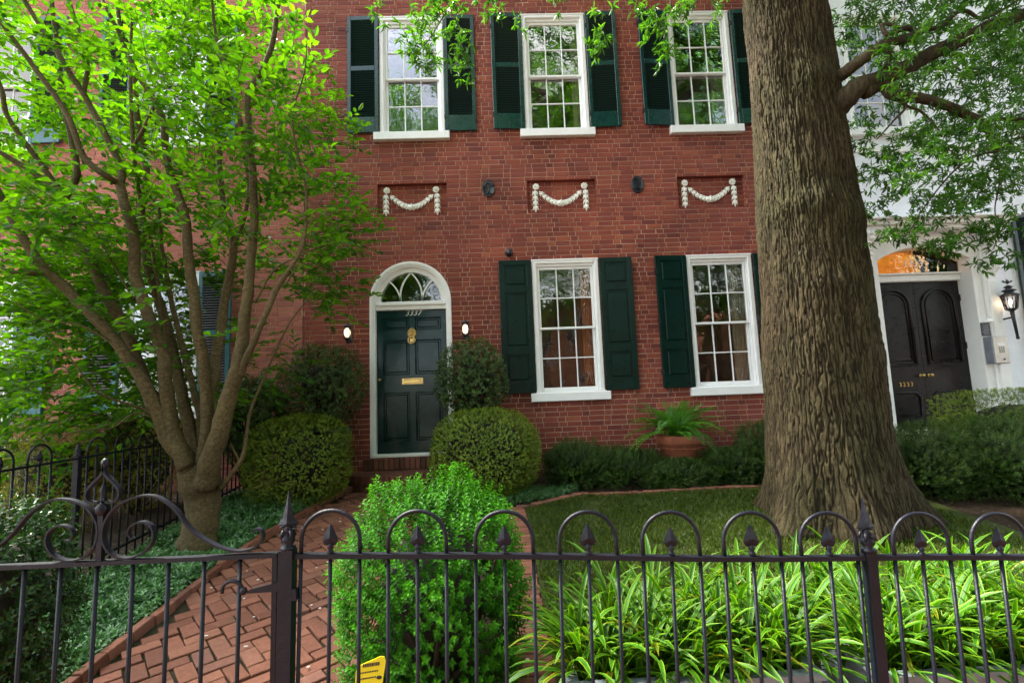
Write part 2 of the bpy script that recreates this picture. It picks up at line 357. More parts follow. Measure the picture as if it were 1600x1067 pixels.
# variegated blade: green heart, pale yellow margins
def blade_mat():
    m, nt, N, L, B = mat('variegated_blade')
    at = N.new('ShaderNodeAttribute'); at.attribute_name = 'edge'; t = N.new('ShaderNodeAttribute'); t.attribute_name = 'tone'
    rp = ramp(N, [(0, (.028, .12, .004)), (.5, (.050, .165, .004)), (.80, (.15, .28, .008)), (1, (.27, .36, .018))]); L.new(at.outputs['Fac'], rp.inputs['Fac'])
    r2 = ramp(N, [(0, (.45, .55, .5)), (.85, (1.15, 1.1, 1)), (.93, (1.9, .75, .6)), (1, (1.6, .8, .6))]); L.new(t.outputs['Fac'], r2.inputs['Fac'])
    mx = N.new('ShaderNodeMixRGB'); mx.blend_type = 'MULTIPLY'; mx.inputs['Fac'].default_value = 1
    L.new(rp.outputs['Color'], mx.inputs['Color1']); L.new(r2.outputs['Color'], mx.inputs['Color2'])
    L.new(mx.outputs['Color'], B.inputs['Base Color']); B.inputs['Roughness'].default_value = .5; B.inputs['Specular IOR Level'].default_value = .25
    tr = N.new('ShaderNodeBsdfTranslucent'); g = N.new('ShaderNodeMixRGB'); g.blend_type = 'MULTIPLY'; g.inputs['Fac'].default_value = 1
    L.new(mx.outputs['Color'], g.inputs['Color1']); g.inputs['Color2'].default_value = (1.5, 1.5, .7, 1); L.new(g.outputs['Color'], tr.inputs['Color'])
    ms = N.new('ShaderNodeMixShader'); ms.inputs['Fac'].default_value = .35
    L.new(B.outputs['BSDF'], ms.inputs[1]); L.new(tr.outputs['BSDF'], ms.inputs[2]); L.new(ms.outputs['Shader'], N['Material Output'].inputs['Surface'])
    return m
M['blade'] = blade_mat()

# ------------------------------------------------------------------ setting: ground, street, sky is the world
def sheet(name, m, pts_z, parent=None, kind='structure'):
    me = bpy.data.meshes.new(name); V = [p for q in pts_z for p in q]; F = [tuple(range(i*4, i*4+4)) for i in range(len(pts_z))]
    me.from_pydata(V, [], F); me.materials.append(m); o = link(name, me, parent)
    if parent is None: o['kind'] = kind
    return o
def slab(x0, x1, y0, y1, dz=0.0, ny=14, jx=0):
    ys = np.linspace(y0, y1, ny); out = []
    for a, b in zip(ys[:-1], ys[1:]): out.append(((x0, a, gz(a)+dz), (x1, a, gz(a)+dz), (x1, b, gz(b)+dz), (x0, b, gz(b)+dz)))
    return out
def bumpy_sheet(name, m, x0, x1, y0, y1, nx, ny, dz, amp, sc=1.5):
    xs = np.linspace(x0, x1, nx); ys = np.linspace(y0, y1, ny); V = []
    for y in ys:
        for x in xs:
            V.append((x, y, gz(y) + dz + amp*mnoise.noise(Vector((x*sc, y*sc, 3.1))) + amp*.4*mnoise.noise(Vector((x*sc*5, y*sc*5, 1.1)))))
    F = [(j*nx+i, j*nx+i+1, (j+1)*nx+i+1, (j+1)*nx+i) for j in range(ny-1) for i in range(nx-1)]
    me = np_mesh(name, np.array(V), np.array(F), m, smooth=True); o = link(name, me); o['kind'] = 'structure'; return o
sheet('ground', M['soil'], [((-300, -300, -.16), (300, -300, -.16), (300, 300, -.16), (-300, 300, -.16))])
sheet('road', M['asphalt'], [((-60, -10, -.12), (60, -10, -.12), (60, -2.2, -.12), (-60, -2.2, -.12))])
mk = MB(); mk.box(-60, 60, -2.2, -2.05, -.13, .01); tag(mk.build('kerb', M['stone']), kind='structure')
mk = MB(); mk.box(-60, 60, -14, -10, -.13, 0); tag(mk.build('far_pavement', M['stone']), kind='structure')
sheet('pavement', M['paver'], [((-60, -2.05, 0), (60, -2.05, 0), (60, 1.72, 0), (-60, 1.72, 0))])
bumpy_sheet('garden_soil', M['soil'], -9.5, 10, 1.72, 8.4, 200, 80, -.012, .010)
bumpy_sheet('mulch_bed', M['leaf_litter'], -9.0, -3.52, 2.3, 7.45, 60, 50, .012, .022)

# lawn: turf sheet and blades
def lawn_edge(x): return 6.33 - max(0, (.95-x))*0.62 + .03*math.sin(x*3)
def in_lawn(x, y):
    return x > .26 and y > 2.72 and y < lawn_edge(x) and x < 4.4-(y-4.2)*.0
V = []; F = []; nx, ny = 50, 46
for j in range(ny):
    for i in range(nx):
        x = .25 + (4.6-.25)*i/(nx-1); yt = lawn_edge(x); y = 2.6 + (yt-2.6)*j/(ny-1)
        V.append((x, y, gz(y) + .012 + .012*mnoise.noise(Vector((x*2, y*2, 0)))))
F = [(j*nx+i, j*nx+i+1, (j+1)*nx+i+1, (j+1)*nx+i) for j in range(ny-1) for i in range(nx-1)]
tag(link('lawn_soil', np_mesh('lawn_soil', np.array(V), np.array(F), M['turf'], smooth=True)), kind='structure')
n = 60000; xs = rng.uniform(.27, 4.5, n); ys = rng.uniform(2.65, 6.33, n)
keep = np.array([in_lawn(a, b) and mnoise.noise(Vector((a*1.6, b*1.6, 7))) + .35*mnoise.noise(Vector((a*6, b*6, 2))) > -.22-.6*rng.random() and (a-3.26)**2+(b-5.12)**2 > .35 for a, b in zip(xs, ys)])
xs, ys = xs[keep], ys[keep]; n = len(xs)
pos = np.stack([xs, ys, np.array([gz(b) for b in ys]) + .008], 1)
d = np.stack([rng.normal(0, .5, n), rng.normal(0, .5, n), np.ones(n)], 1)
tag(link('lawn_grass', leaf_mesh('lawn_grass', M['grass'], pos, d, rvec(n), rng.uniform(.03, .065, n), np.full(n, .005), rng.random(n))),
    'short shaded green grass of the small lawn beside the oak', 'grass', kind='stuff')

# herringbone brick walk
TH, PL, PW, PT = R(40), .208, .104, .05      # herringbone runs at about 45 degrees to the walk
def walk_left(y): return -2.35 + .03*math.sin(y) + max(0, y-4.3)**2*.042
def walk_right(y): return -.86 + .0*y + max(0, y-5.2)*.20
path = sheet('brick_path', M['mortar_dark'], [((walk_left(a)-.03, a, gz(a)+.004), (walk_right(a)+.02, a, gz(a)+.004), (walk_right(b)+.02, b, gz(b)+.004), (walk_left(b)-.03, b, gz(b)+.004)) for a, b in zip(np.linspace(1.72, 7.1, 22)[:-1], np.linspace(1.72, 7.1, 22)[1:])])
path['kind'] = 'structure'
ct, st = math.cos(TH), math.sin(TH); cells = []
W_ = PW
for i in range(-90, 90):
    for j in range(-90, 90):
        k = (i - j) % 4
        if k == 0: u0, v0, u1, v1 = i*W_, j*W_, (i+2)*W_, (j+1)*W_          # lying brick
        elif k == 3: u0, v0, u1, v1 = i*W_, j*W_, (i+1)*W_, (j+2)*W_        # standing brick
        else: continue
        cu, cv = (u0+u1)/2, (v0+v1)/2
        x = -1.6 + cu*ct - cv*st; y = 4.4 + cu*st + cv*ct
        if 1.75 < y < 7.0 and walk_left(y)+.03 < x < walk_right(y)-.03:
            if (x+1.27)**2/1.0 + (y-7.5)**2/.60 < .95: continue
            cells.append((math.hypot(x, y), x, y, (u1-u0) > (v1-v0)))
cells.sort()
def paver_shape(mb, cx, cy, cz, ang, l, w, t, tone):
    ca, sa = math.cos(ang), math.sin(ang); b = .004; vs = []
    for (dx, dy, dz) in [(-l/2, -w/2, -t), (l/2, -w/2, -t), (l/2, w/2, -t), (-l/2, w/2, -t), (-l/2, -w/2, -b), (l/2, -w/2, -b), (l/2, w/2, -b), (-l/2, w/2, -b), (-l/2+b, -w/2+b, 0), (l/2-b, -w/2+b, 0), (l/2-b, w/2-b, 0), (-l/2+b, w/2-b, 0)]:
        vs.append((cx+dx*ca-dy*sa, cy+dx*sa+dy*ca, cz+dz))
    mb.add(vs, [(0, 1, 5, 4), (1, 2, 6, 5), (2, 3, 7, 6), (3, 0, 4, 7), (4, 5, 9, 8), (5, 6, 10, 9), (6, 7, 11, 10), (7, 4, 8, 11), (8, 9, 10, 11)], tone)
pv = []
for q in range(14):
    mb = MB(); paver_shape(mb, 0, 0, 0, 0, PL-.010, PW-.010, PT, q/13); pv.append(mb.mesh('paver', M['paver']))
rest = MB(); slope = math.atan(.09)
for q, (dd, x, y, hor) in enumerate(cells):
    ang = TH + (0 if hor else math.pi/2) + random.gauss(0, .022); z = gz(y) + .022 + random.gauss(0, .004)
    x += random.gauss(0, .0025); y += random.gauss(0, .0025)
    if q < 300:
        o = link('brick', random.choice(pv), path)
        nrm = Vector((random.gauss(0, .022), -math.sin(slope)+random.gauss(0, .022), 1)).normalized()
        qt = Vector((0, 0, 1)).rotation_difference(nrm) @ Matrix.Rotation(ang, 4, 'Z').to_quaternion()
        o.rotation_euler = qt.to_euler(); o.location = (x, y, z)
        s = random.uniform(.975, 1.0); o.scale = (s, s, 1)
    else: paver_shape(rest, x, y, z, ang, PL-.009, PW-.009, PT, random.random())
o = rest.build('brick', M['paver'], path); o['kind'] = 'stuff'
# raised brick edging of the left bed, then the strip of crosswise bricks along the lawn, then the soldier edging along the back
edge = empty('brick_edging', (-2.4, 3, 0)); tag(edge, 'long raised edging of red bricks along the left side of the walk', 'edging')
ev = []
for q in range(10):
    mb = MB(); paver_shape(mb, 0, 0, 0, 0, .20, .058, .11, q/9); ev.append(mb.mesh('edging_brick', M['paver']))
y = 1.8
while y < 6.9:
    x = walk_left(y)-.035; x2 = walk_left(y+.2)-.035; a = math.atan2(.2, x2-x)
    o = link('brick', random.choice(ev), edge); o.location = ((x+x2)/2+2.4+random.gauss(0, .004), y+.1-3, gz(y+.1)+.072+random.gauss(0, .006)); o.rotation_euler = (slope*.9+random.gauss(0, .03), random.gauss(0, .05), a+random.gauss(0, .02)); o.rotation_mode = 'XYZ'
    o.rotation_euler = ((Matrix.Rotation(a+random.gauss(0, .02), 4, 'Z') @ Matrix.Rotation(-slope, 4, 'Y')).to_euler()); y += .212
strip = sheet('brick_strip', M['mortar_dark'], [((.03, a, gz(a)+.005), (.25, a, gz(a)+.005), (.25, b, gz(b)+.005), (.03, b, gz(b)+.005)) for a, b in zip(np.linspace(1.75, 5.95, 16)[:-1], np.linspace(1.75, 5.95, 16)[1:])])
sv = []
for q in range(10):
    mb = MB(); paver_shape(mb, 0, 0, 0, 0, .205, .060, .06, q/9); sv.append(mb.mesh('strip_brick', M['paver']))
y = 1.8; cnt = 0
while y < 5.93:
    o = link('brick', random.choice(sv), strip); o.location = (.14+random.gauss(0, .004), y+.032, gz(y+.03)+.026+random.gauss(0, .003))
    o.rotation_euler = (slope+random.gauss(0, .02), random.gauss(0, .015), random.gauss(0, .02)); y += .0665
edge2 = empty('brick_edging', (1, 6.3, 0)); tag(edge2, 'thin curved brick edging along the back of the lawn below the yew shrubs', 'edging')
pts = [(.16, 5.97)] + [(x, lawn_edge(x)+.04) for x in np.linspace(.35, 4.2, 46)]
acc = 0
for (a, b) in zip(pts[:-1], pts[1:]):
    L_ = math.hypot(b[0]-a[0], b[1]-a[1]); n_ = max(1, round(L_/.105)); an = math.atan2(b[1]-a[1], b[0]-a[0])
    for k in range(n_):
        t = (k+.5)/n_; x, yy = a[0]+(b[0]-a[0])*t, a[1]+(b[1]-a[1])*t
        o = link('brick', random.choice(ev), edge2); o.scale = (.49, 1.9, 1)
        o.location = (x-1, yy-6.3, gz(yy)+.035+random.gauss(0, .004)); o.rotation_euler = (0, 0, an+random.gauss(0, .03))

# ------------------------------------------------------------------ brickwork
def sub_rects(x0, x1, z0, z1, holes):
    rects = [(x0, x1, z0, z1)]
    for (a, b, c, d) in holes:
        out = []
        for (p, q, r_, s) in rects:
            if q <= a or p >= b or s <= c or r_ >= d: out.append((p, q, r_, s)); continue
            if p < a: out.append((p, a, r_, s))
            if q > b: out.append((b, q, r_, s))
            mp, mq = max(p, a), min(q, b)
            if r_ < c: out.append((mp, mq, r_, c))
            if s > d: out.append((mp, mq, d, s))
        rects = out
    return [(p, q, r_, s) for (p, q, r_, s) in rects if q-p > .012 and s-r_ > .012]
CH = .0730; SL, HL, JT = .2225, .1110, .0078
def arch_half(z, zc, Rr): return math.sqrt(max(0, Rr*Rr-(z-zc)**2)) if z > zc else Rr
def brick_wall(owner, x0, x1, z0, z1, holes, arch, near, m, nmax=300, y=FY):
    """Flemish bond: mortar sheet set back, every brick a chamfered block standing proud of it"""
    wall_b = MB(); allb = []
    row = 0; z = z0
    while z < z1:
        zt = z+CH; hs = list(holes)
        if arch:
            xc, zc, Rr = arch
            if zt > zc and z < zc+Rr:
                zz = max(z+CH*.5, zc); hw = arch_half(zz, zc, Rr)
                if zz < zc+Rr: hs.append((xc-hw, xc+hw, z-.001, zt+.001))
        for (p, q, r_, s) in sub_rects(x0, x1, z, zt, hs): wall_b.box(p, q, y+.0065, y+.22, r_, s, .5)
        x = x0 - .17*(row % 2) + random.uniform(-.015, .015) - .02; hdr = (row % 2 == 0)
        while x < x1:
            L_ = HL if hdr else SL; L_ += random.gauss(0, .004)
            a, b = max(x, x0), min(x+L_-JT, x1)
            if b-a > .02:
                for (p, q, r_, s) in sub_rects(a, b, z+JT*.5, zt-JT*.5, hs): allb.append((p, q, r_, s))
            x += L_; hdr = not hdr
        z = zt; row += 1
    wall = wall_b.build('wall', M['mortar'], owner)
    wx, wz = near
    full = [(i, (p+q)/2, (r_+s)/2) for i, (p, q, r_, s) in enumerate(allb) if (q-p > SL-.03 or abs(q-p-(HL-JT)) < .012) and s-r_ > CH-JT-.004]
    full.sort(key=lambda t: (t[1]-wx)**2*.6+(t[2]-wz)**2); pick = set(t[0] for t in full[:nmax-1])
    va = {}
    for kind, LL in (('s', SL-JT), ('h', HL-JT)):
        for q in range(12):
            mb = MB(); mb.box(-LL/2, LL/2, -.009, .0, -(CH-JT)/2, (CH-JT)/2, q/11, b=.0035, back=False); va[(kind, q)] = mb.mesh('wall_brick', m)
    rest = MB()
    for i, (p, q, r_, s) in enumerate(allb):
        proud = random.gauss(0, .0014); dz = random.gauss(0, .0009)
        if i in pick:
            kind = 's' if q-p > .15 else 'h'
            link('brick', va[(kind, random.randrange(12))], wall, ((p+q)/2, y+.009+proud, (r_+s)/2+dz), (0, random.gauss(0, .004), 0))
        else: rest.box(p, q, y+proud, y+.010, r_+dz, s+dz, random.random(), b=.0035, back=False)
    o = rest.build('brick', m, wall); o['kind'] = 'stuff'
    return wall

house = empty('townhouse', (1.3, FY, 0)); house.location = (0, 0, 0)
tag(house, 'red brick townhouse with dark green shutters and an arched green front door', 'house')
WX = {'u': [-1.70, .545, 2.875], 'l': [.545, 2.885]}; WWD = 1.0
ZU0, ZU1, ZL0, ZL1 = 5.745, 7.70, 1.70, 3.69
holes = [(x+.01, x+WWD-.01, ZU0-.02, ZU1-.01) for x in WX['u']] + [(x+.01, x+WWD-.01, ZL0-.02, ZL1-.01) for x in WX['l']]
DX0, DX1, DXC = -1.80, -.74, -1.27; DR = .575; DZC = 3.12
holes.append((DXC-DR, DXC+DR, .55, DZC))
NICHE = [(-1.75, -.70), (.53, 1.585), (2.85, 3.90)]; NZ0, NZ1 = 4.435, 4.945
holes += [(a, b, NZ0, NZ1) for a, b in NICHE]
brick_wall(house, -2.84, 5.45, .40, 9.9, holes, (DXC, DZC, DR), (1.6, 3.2), M['brick'])
# niches: recessed panels of brick
for a, b in NICHE:
    mb = MB(); mb.box(a-.05, b+.05, FY+.085, FY+.12, NZ0-.05, NZ1+.05)
    nc = mb.build('niche', M['mortar'], house)
    bb = MB(); z = NZ0+.004; row = 0
    while z < NZ1-.02:
        x = a-.08*(row % 2)-.05; hd = row % 2 == 0
        while x < b:
            L_ = HL if hd else SL; p, q = max(x, a), min(x+L_-JT, b)
            if q-p > .02: bb.box(p, q, FY+.077, FY+.0855, z, min(z+CH-JT, NZ1), random.random(), b=.003, back=False)
            x += L_; hd = not hd
        z += CH; row += 1
    # reveal bricks on the four sides
    for s_, xx in ((1, a), (-1, b)):
        z = NZ0
        while z < NZ1-.01:
            bb.box(xx-.005 if s_ > 0 else xx-.002, xx+.002 if s_ > 0 else xx+.005, FY+.004, FY+.08, z+.004, min(z+CH-.005, NZ1), random.random()); z += CH
    bb.box(a, b, FY+.004, FY+.08, NZ0-.006, NZ0+.003, .4); bb.box(a, b, FY+.004, FY+.08, NZ1-.002, NZ1+.006, .3)
    o = bb.build('brick', M['brick'], nc); o['kind'] = 'stuff'
# sides, back, roof, floors: a real building volume
mb = MB(); mb.box(-2.84, -2.62, FY+.23, 16, 0, 9.9); mb.box(5.25, 5.45, FY+.23, 16, 0, 9.9); mb.box(-2.84, 5.45, 15.8, 16, 0, 9.9)
mb.build('side_wall', M['brick'], house)
mb = MB(); mb.add([(-2.9, 7.3, 9.9), (5.5, 7.3, 9.9), (5.5, 11.8, 11.4), (-2.9, 11.8, 11.4), (5.5, 16.2, 9.9), (-2.9, 16.2, 9.9)], [(0, 1, 2, 3), (3, 2, 4, 5), (0, 3, 5), (1, 4, 2), (0, 5, 4, 1)]); mb.build('roof', M['roof'], house)
mb = MB(); mb.box(-2.86, 5.5, 7.28, 7.5, 9.6, 9.9); mb.build('cornice', M['white'], house)
mb = MB()   # rooms
for z0_, z1_ in ((.86, 4.2), (4.7, 8.6)):
    for xa, xb in ((-2.6, -.3), (-.2, 5.2)):
        mb.box(xa, xb, 12.0, 12.1, z0_, z1_); mb.box(xa-.05, xa, FY+.26, 12, z0_, z1_); mb.box(xb, xb+.05, FY+.26, 12, z0_, z1_)
        mb.box(xa, xb, FY+.26, 12.0, z0_-.08, z0_); mb.box(xa, xb, FY+.26, 12.0, z1_, z1_+.08)
mb.build('room', M['interior'], house)

def sash_window(owner, x0, z0, w, h, cols=3, rows=4, mg='glass', y=FY, sill=True, label=None, header=.10):
    """double hung six-over-six: casing (the part) > sash, muntin, pane, sill"""
    x1, z1 = x0+w, z0+h; f = MB(); cs = .062
    f.box(x0, x0+cs, y-.018, y+.17, z0, z1, b=.006); f.box(x1-cs, x1, y-.018, y+.17, z0, z1, b=.006)
    f.box(x0+cs, x1-cs, y-.018, y+.17, z1-header*.62, z1, b=.006)
    f.box(x0-.004, x1+.004, y-.026, y+.02, z1-.022, z1+.004, b=.006)                      # brick mould head
    f.box(x0+cs, x0+cs+.016, y+.02, y+.17, z0, z1-header*.62); f.box(x1-cs-.016, x1-cs, y+.02, y+.17, z0, z1-header*.62)
    f.box(x0+cs+.016, x1-cs-.016, y+.02, y+.17, z1-header, z1-header*.62)
    win = f.build('window', M['white'], owner)
    if label: win['label'] = label
    if sill:
        s = MB(); s.box(x0-.085, x1+.07, y-.085, y+.12, z0-.125, z0-.003, b=.006); s.box(x0-.02, x1+.02, y-.03, y+.16, z0-.003, z0+.012)
        s.build('sill', M['white'], win)
    gx0, gx1 = x0+cs+.017, x1-cs-.017; gt = z1-header-.002; zm = z0+.013+(gt-z0)*.5
    for (a, b, ya, half) in ((zm-.02, gt, y+.045, 'upper'), (z0+.013, zm+.02, y+.092, 'lower')):
        sm = MB(); st_ = .036; rb, rt = (.032, .04) if half == 'upper' else (.062, .032)
        sm.box(gx0, gx0+st_, ya, ya+.04, a, b, b=.004); sm.box(gx1-st_, gx1, ya, ya+.04, a, b, b=.004)
        sm.box(gx0+st_, gx1-st_, ya, ya+.04, a, a+rb, b=.004); sm.box(gx0+st_, gx1-st_, ya, ya+.04, b-rt, b, b=.004)
        ix0, ix1, iz0, iz1 = gx0+st_, gx1-st_, a+rb, b-rt; mt = .017; rw = rows//2
        sm.build('sash', M['white'], win)
        mm = MB()
        for k in range(1, cols):
            xx = ix0+(ix1-ix0)*k/cols; mm.box(xx-mt/2, xx+mt/2, ya+.006, ya+.034, iz0, iz1, b=.004)
        for k in range(1, rw):
            zz = iz0+(iz1-iz0)*k/rw
            for c in range(cols):
                xa = ix0+(ix1-ix0)*c/cols + (mt/2 if c else 0); xb = ix0+(ix1-ix0)*(c+1)/cols-(mt/2 if c < cols-1 else 0); mm.box(xa, xb, ya+.006, ya+.034, zz-mt/2, zz+mt/2, b=.004)
        mm.build('muntin', M['white'], win)
        for c in range(cols):
            for r_ in range(rw):
                pw, ph = (ix1-ix0)/cols-.004, (iz1-iz0)/rw-.004
                pm = MB(); pm.box(-pw/2, pw/2, -.002, .002, -ph/2, ph/2)
                link('pane', pm.mesh('pane', M[mg]), win, (ix0+(ix1-ix0)*(c+.5)/cols, ya+.021, iz0+(iz1-iz0)*(r_+.5)/rw), (random.gauss(0, .010), 0, random.gauss(0, .012)))
    return win
slat_cache = {}
def louvre_shutter(owner, x0, z0, w, h, hinge_left, mset='shutter', y=FY, tilt=0.0, lou='louvre', label=None, panels=((.13, .525), (.565, .965)), slats=True):
    """x0 left edge, hinge side given; frame is the part, each slat a sub-part"""
    hx = x0 if hinge_left else x0+w
    px = (lambda a: a) if hinge_left else (lambda a: a-w)
    fr = MB(); t = .034; st_ = .058
    fr.box(px(0), px(st_), 0, t, 0, h, b=.004); fr.box(px(w-st_), px(w), 0, t, 0, h, b=.004)
    edges = [0, panels[0][0]*h, panels[0][1]*h, panels[1][0]*h, panels[1][1]*h, h]
    for a, b in ((edges[0], edges[1]), (edges[2], edges[3]), (edges[4], edges[5])): fr.box(px(st_), px(w-st_), .001, t-.001, a, b, b=.003)
    o = fr.build('shutter', M[mset], owner, (hx, y-.060, z0), (0, 0, tilt))
    if label: o['label'] = label
    for (a, b) in ((edges[1], edges[2]), (edges[3], edges[4])):
        n_ = int(round((b-a)/.0385)); p_ = (b-a)/n_; key = (round(w, 3), lou)
        if key not in slat_cache:
            s = MB(); s.box(-(w-2*st_)/2, (w-2*st_)/2, -.021, .021, -.0035, .0035); slat_cache[key] = s.mesh('slat', M[lou])
        for k in range(n_): link('slat', slat_cache[key], o, (px(w/2), t/2, a+(k+.5)*p_), (R(-38), 0, 0))
    for zz in (.12*h, .88*h): hw = MB(); hw.box(px(0)-.012, px(0)+.02, -.006, .05, zz-.03, zz+.03); hw.build('hinge', M['cast'], o)
    sd_ = MB(); fx = px(w*.8) if hinge_left else px(w*.2)
    sd_.tube([(fx, .02, -.005), (fx, -.012, -.03), (fx+.012, -.018, -.055), (fx-.006, -.018, -.085), (fx+.01, -.015, -.11)], [.006, .007, .006, .008, .004], 6); sd_.tube([(fx, -.015, -.03), (fx, .05, -.03)], .006, 6)
    sd_.build('shutter_dog', M['cast'], o)
    return o
def panel_shutter(owner, x0, z0, w, h, hinge_left, y=FY, tilt=0.0, label=None):
    hx = x0 if hinge_left else x0+w; px = (lambda a: a) if hinge_left else (lambda a: a-w)
    fr = MB(); t = .036; st_ = .07; P3 = [(.085, .285), (.34, .75), (.80, .962)]
    fr.box(px(0), px(st_), 0, t, 0, h, b=.004); fr.box(px(w-st_), px(w), 0, t, 0, h, b=.004)
    ed = [0]+[v for p in P3 for v in p]+[1]
    for k in range(0, 8, 2): fr.box(px(st_), px(w-st_), .001, t-.001, ed[k]*h, ed[k+1]*h, b=.003)
    o = fr.build('shutter', M['shutter_low'], owner, (hx, y-.060, z0), (0, 0, tilt))
    if label: o['label'] = label
    for a, b in P3:
        p = MB(); xa, xb = px(st_), px(w-st_); p.box(xa, xb, .016, t-.004, a*h, b*h); p.box(xa+.028, xb-.028, .003, .0165, a*h+.028, b*h-.028, b=.012); p.build('panel', M['shutter_low'], o)
    for zz in (.12*h, .5*h, .88*h): hw = MB(); hw.box(px(0)-.012, px(0)+.02, -.006, .05, zz-.03, zz+.03); hw.build('hinge', M['cast'], o)
    sd_ = MB(); fx = px(w*.85) if hinge_left else px(w*.15)
    sd_.tube([(fx, .02, -.005), (fx, -.012, -.03), (fx+.014, -.018, -.06), (fx-.008, -.018, -.09), (fx+.014, -.015, -.12)], [.006, .007, .006, .009, .004], 6); sd_.tube([(fx, -.015, -.03), (fx, .05, -.03)], .006, 6)
    sd_.build('shutter_dog', M['cast'], o)
    return o
for i, x in enumerate(WX['u']): sash_window(house, x, ZU0, WWD, ZU1-ZU0)
for i, x in enumerate(WX['l']): sash_window(house, x, ZL0, WWD, ZL1-ZL0, mg='glass_low')
tl = [(-.03, .06), (.05, -.09), (.11, -.10)]
for i, x in enumerate(WX['u']):
    louvre_shutter(house, x-.492, ZU0+.01, .482, ZU1-ZU0-.02, False, tilt=tl[i][0]); louvre_shutter(house, x+WWD+.008, ZU0+.01, .482, ZU1-ZU0-.02, True, tilt=tl[i][1]*.5)
for i, x in enumerate(WX['l']):
    panel_shutter(house, x-.495, ZL0+.005, .485, ZL1-ZL0-.015, False, tilt=(.03, .08)[i]); panel_shutter(house, x+WWD+.010, ZL0+.005, .485, ZL1-ZL0-.015, True, tilt=(-.04, -.03)[i])

# front door, casing, fanlight
def arc(xc, zc, r_, a0, a1, n): return [(xc+r_*math.cos(a0+(a1-a0)*k/n), zc+r_*math.sin(a0+(a1-a0)*k/n)) for k in range(n+1)]
fr = MB(); N_ = 40
def casing(ri, ro, y0, y1):
    inn = [(DXC+ri, .87)]+arc(DXC, DZC, ri, 0, math.pi, N_)+[(DXC-ri, .87)]; out = [(DXC+ro, .87)]+arc(DXC, DZC, ro, 0, math.pi, N_)+[(DXC-ro, .87)]
    fr.ribbon(inn, out, y0, y1)
casing(.545, .600, FY-.030, FY+.16); casing(.565, .592, FY-.040, FY-.0301); casing(.520, .5449, FY-.012, FY+.16)
# inner flat of the fanlight frame above the transom
inn = arc(DXC, DZC, .450, 0, math.pi, N_); out = arc(DXC, DZC, .5199, 0, math.pi, N_); fr.ribbon(inn, out, FY+.035, FY+.15)
fr.box(DXC-.5199, DXC+.5199, FY+.010, FY+.15, 3.0, 3.062, b=.006); fr.box(DXC-.5199, DXC+.5199, FY-.012, FY+.15, 3.0625, 3.12, b=.008)
door_frame = fr.build('door_frame', M['white'], house)
mu = MB()
def curve_bar(p0, p1, bulge, wd=.011):
    p0, p1 = np.array(p0, float), np.array(p1, float); d_ = p1-p0; nn = np.array([-d_[1], d_[0]]); pts = []
    for k in range(11):
        t = k/10; pts.append(p0+d_*t+nn*bulge*4*t*(1-t))
    pa, pb = [], []
    for k in range(11):
        dd = pts[min(k+1, 10)]-pts[max(k-1, 0)]; dd /= np.linalg.norm(dd); q = np.array([-dd[1], dd[0]])*wd; pa.append(tuple(pts[k]-q)); pb.append(tuple(pts[k]+q))
    mu.ribbon(pa, pb, FY+.05, FY+.085)
bl, br_ = (DXC-.155, DZC+.002), (DXC+.155, DZC+.002); ap = (DXC, DZC+.448)
curve_bar(bl, ap, .13); curve_bar(br_, ap, -.13)
curve_bar(bl, (DXC-.315, DZC+.32), -.10); curve_bar(br_, (DXC+.315, DZC+.32), .10)
fan = mu.build('fanlight', M['white'], house)
pn = MB(); pn.prism(arc(DXC, DZC, .452, 0, math.pi, 30), FY+.066, FY+.070); pn.build('pane', M['glass_low'], fan)
dm = MB(); YD = FY+.075
DZ0, DZ1 = .915, 3.0; DW = DX1-DX0; DH = DZ1-DZ0
cols_ = ((.10, .455), (.545, .90)); rows_ = ((.085, .415), (.545, .785), (.862, .945))
xs_ = [0, .10, .455, .545, .90, 1]
dm.box(DX0, DX0+.10*DW, YD, YD+.05, DZ0, DZ1); dm.box(DX1-.10*DW, DX1, YD, YD+.05, DZ0, DZ1)
dm.box(DX0+.455*DW, DX0+.545*DW, YD, YD+.05, DZ0, DZ1)
zr = [0]+[v for p in rows_ for v in p]+[1]
for (a, b) in cols_:
    for k in range(0, 8, 2): dm.box(DX0+a*DW, DX0+b*DW, YD, YD+.05, DZ0+zr[k]*DH, DZ0+zr[k+1]*DH)
    for (c, d_) in rows_: dm.box(DX0+a*DW, DX0+b*DW, YD+.026, YD+.05, DZ0+c*DH, DZ0+d_*DH)
door = dm.build('door', M['door'], house)
for (a, b) in cols_:
    for (c, d_) in rows_:
        pm = MB(); xa, xb, za, zb = DX0+a*DW, DX0+b*DW, DZ0+c*DH, DZ0+d_*DH
        pm.box(xa+.028, xb-.028, YD+.010, YD+.0258, za+.028, zb-.028, b=.012)
        for (p0, p1) in (((xa, za), (xb, za)), ((xa, zb), (xb, zb)), ((xa, za), (xa, zb)), ((xb, za), (xb, zb))):
            pm.tube([(p0[0], YD+.004, p0[1]), (p1[0], YD+.004, p1[1])], .008, 6)
        pm.build('panel', M['door'], door)
ms_ = MB(); zs = 1.945; ms_.box(DXC-.155, DXC+.155, YD-.012, YD+.002, zs-.045, zs+.045, b=.004); ms_.box(DXC-.125, DXC+.125, YD-.022, YD-.012, zs-.026, zs+.026, b=.006); ms_.tube([(DXC-.12, YD-.022, zs+.028), (DXC+.12, YD-.022, zs+.028)], .004, 6)
ms_.build('mail_slot', M['brass'], door)
kn = MB(); kz = 2.635          # lion-mask knocker: mane, muzzle, ears, ring
kn.lathe([(.0, .0), (.055, 0), (.062, .008), (.05, .02), (.0, .03)], (0, 0, 0), 18)
kn.v = [(x, -z, y) for x, y, z in kn.v]
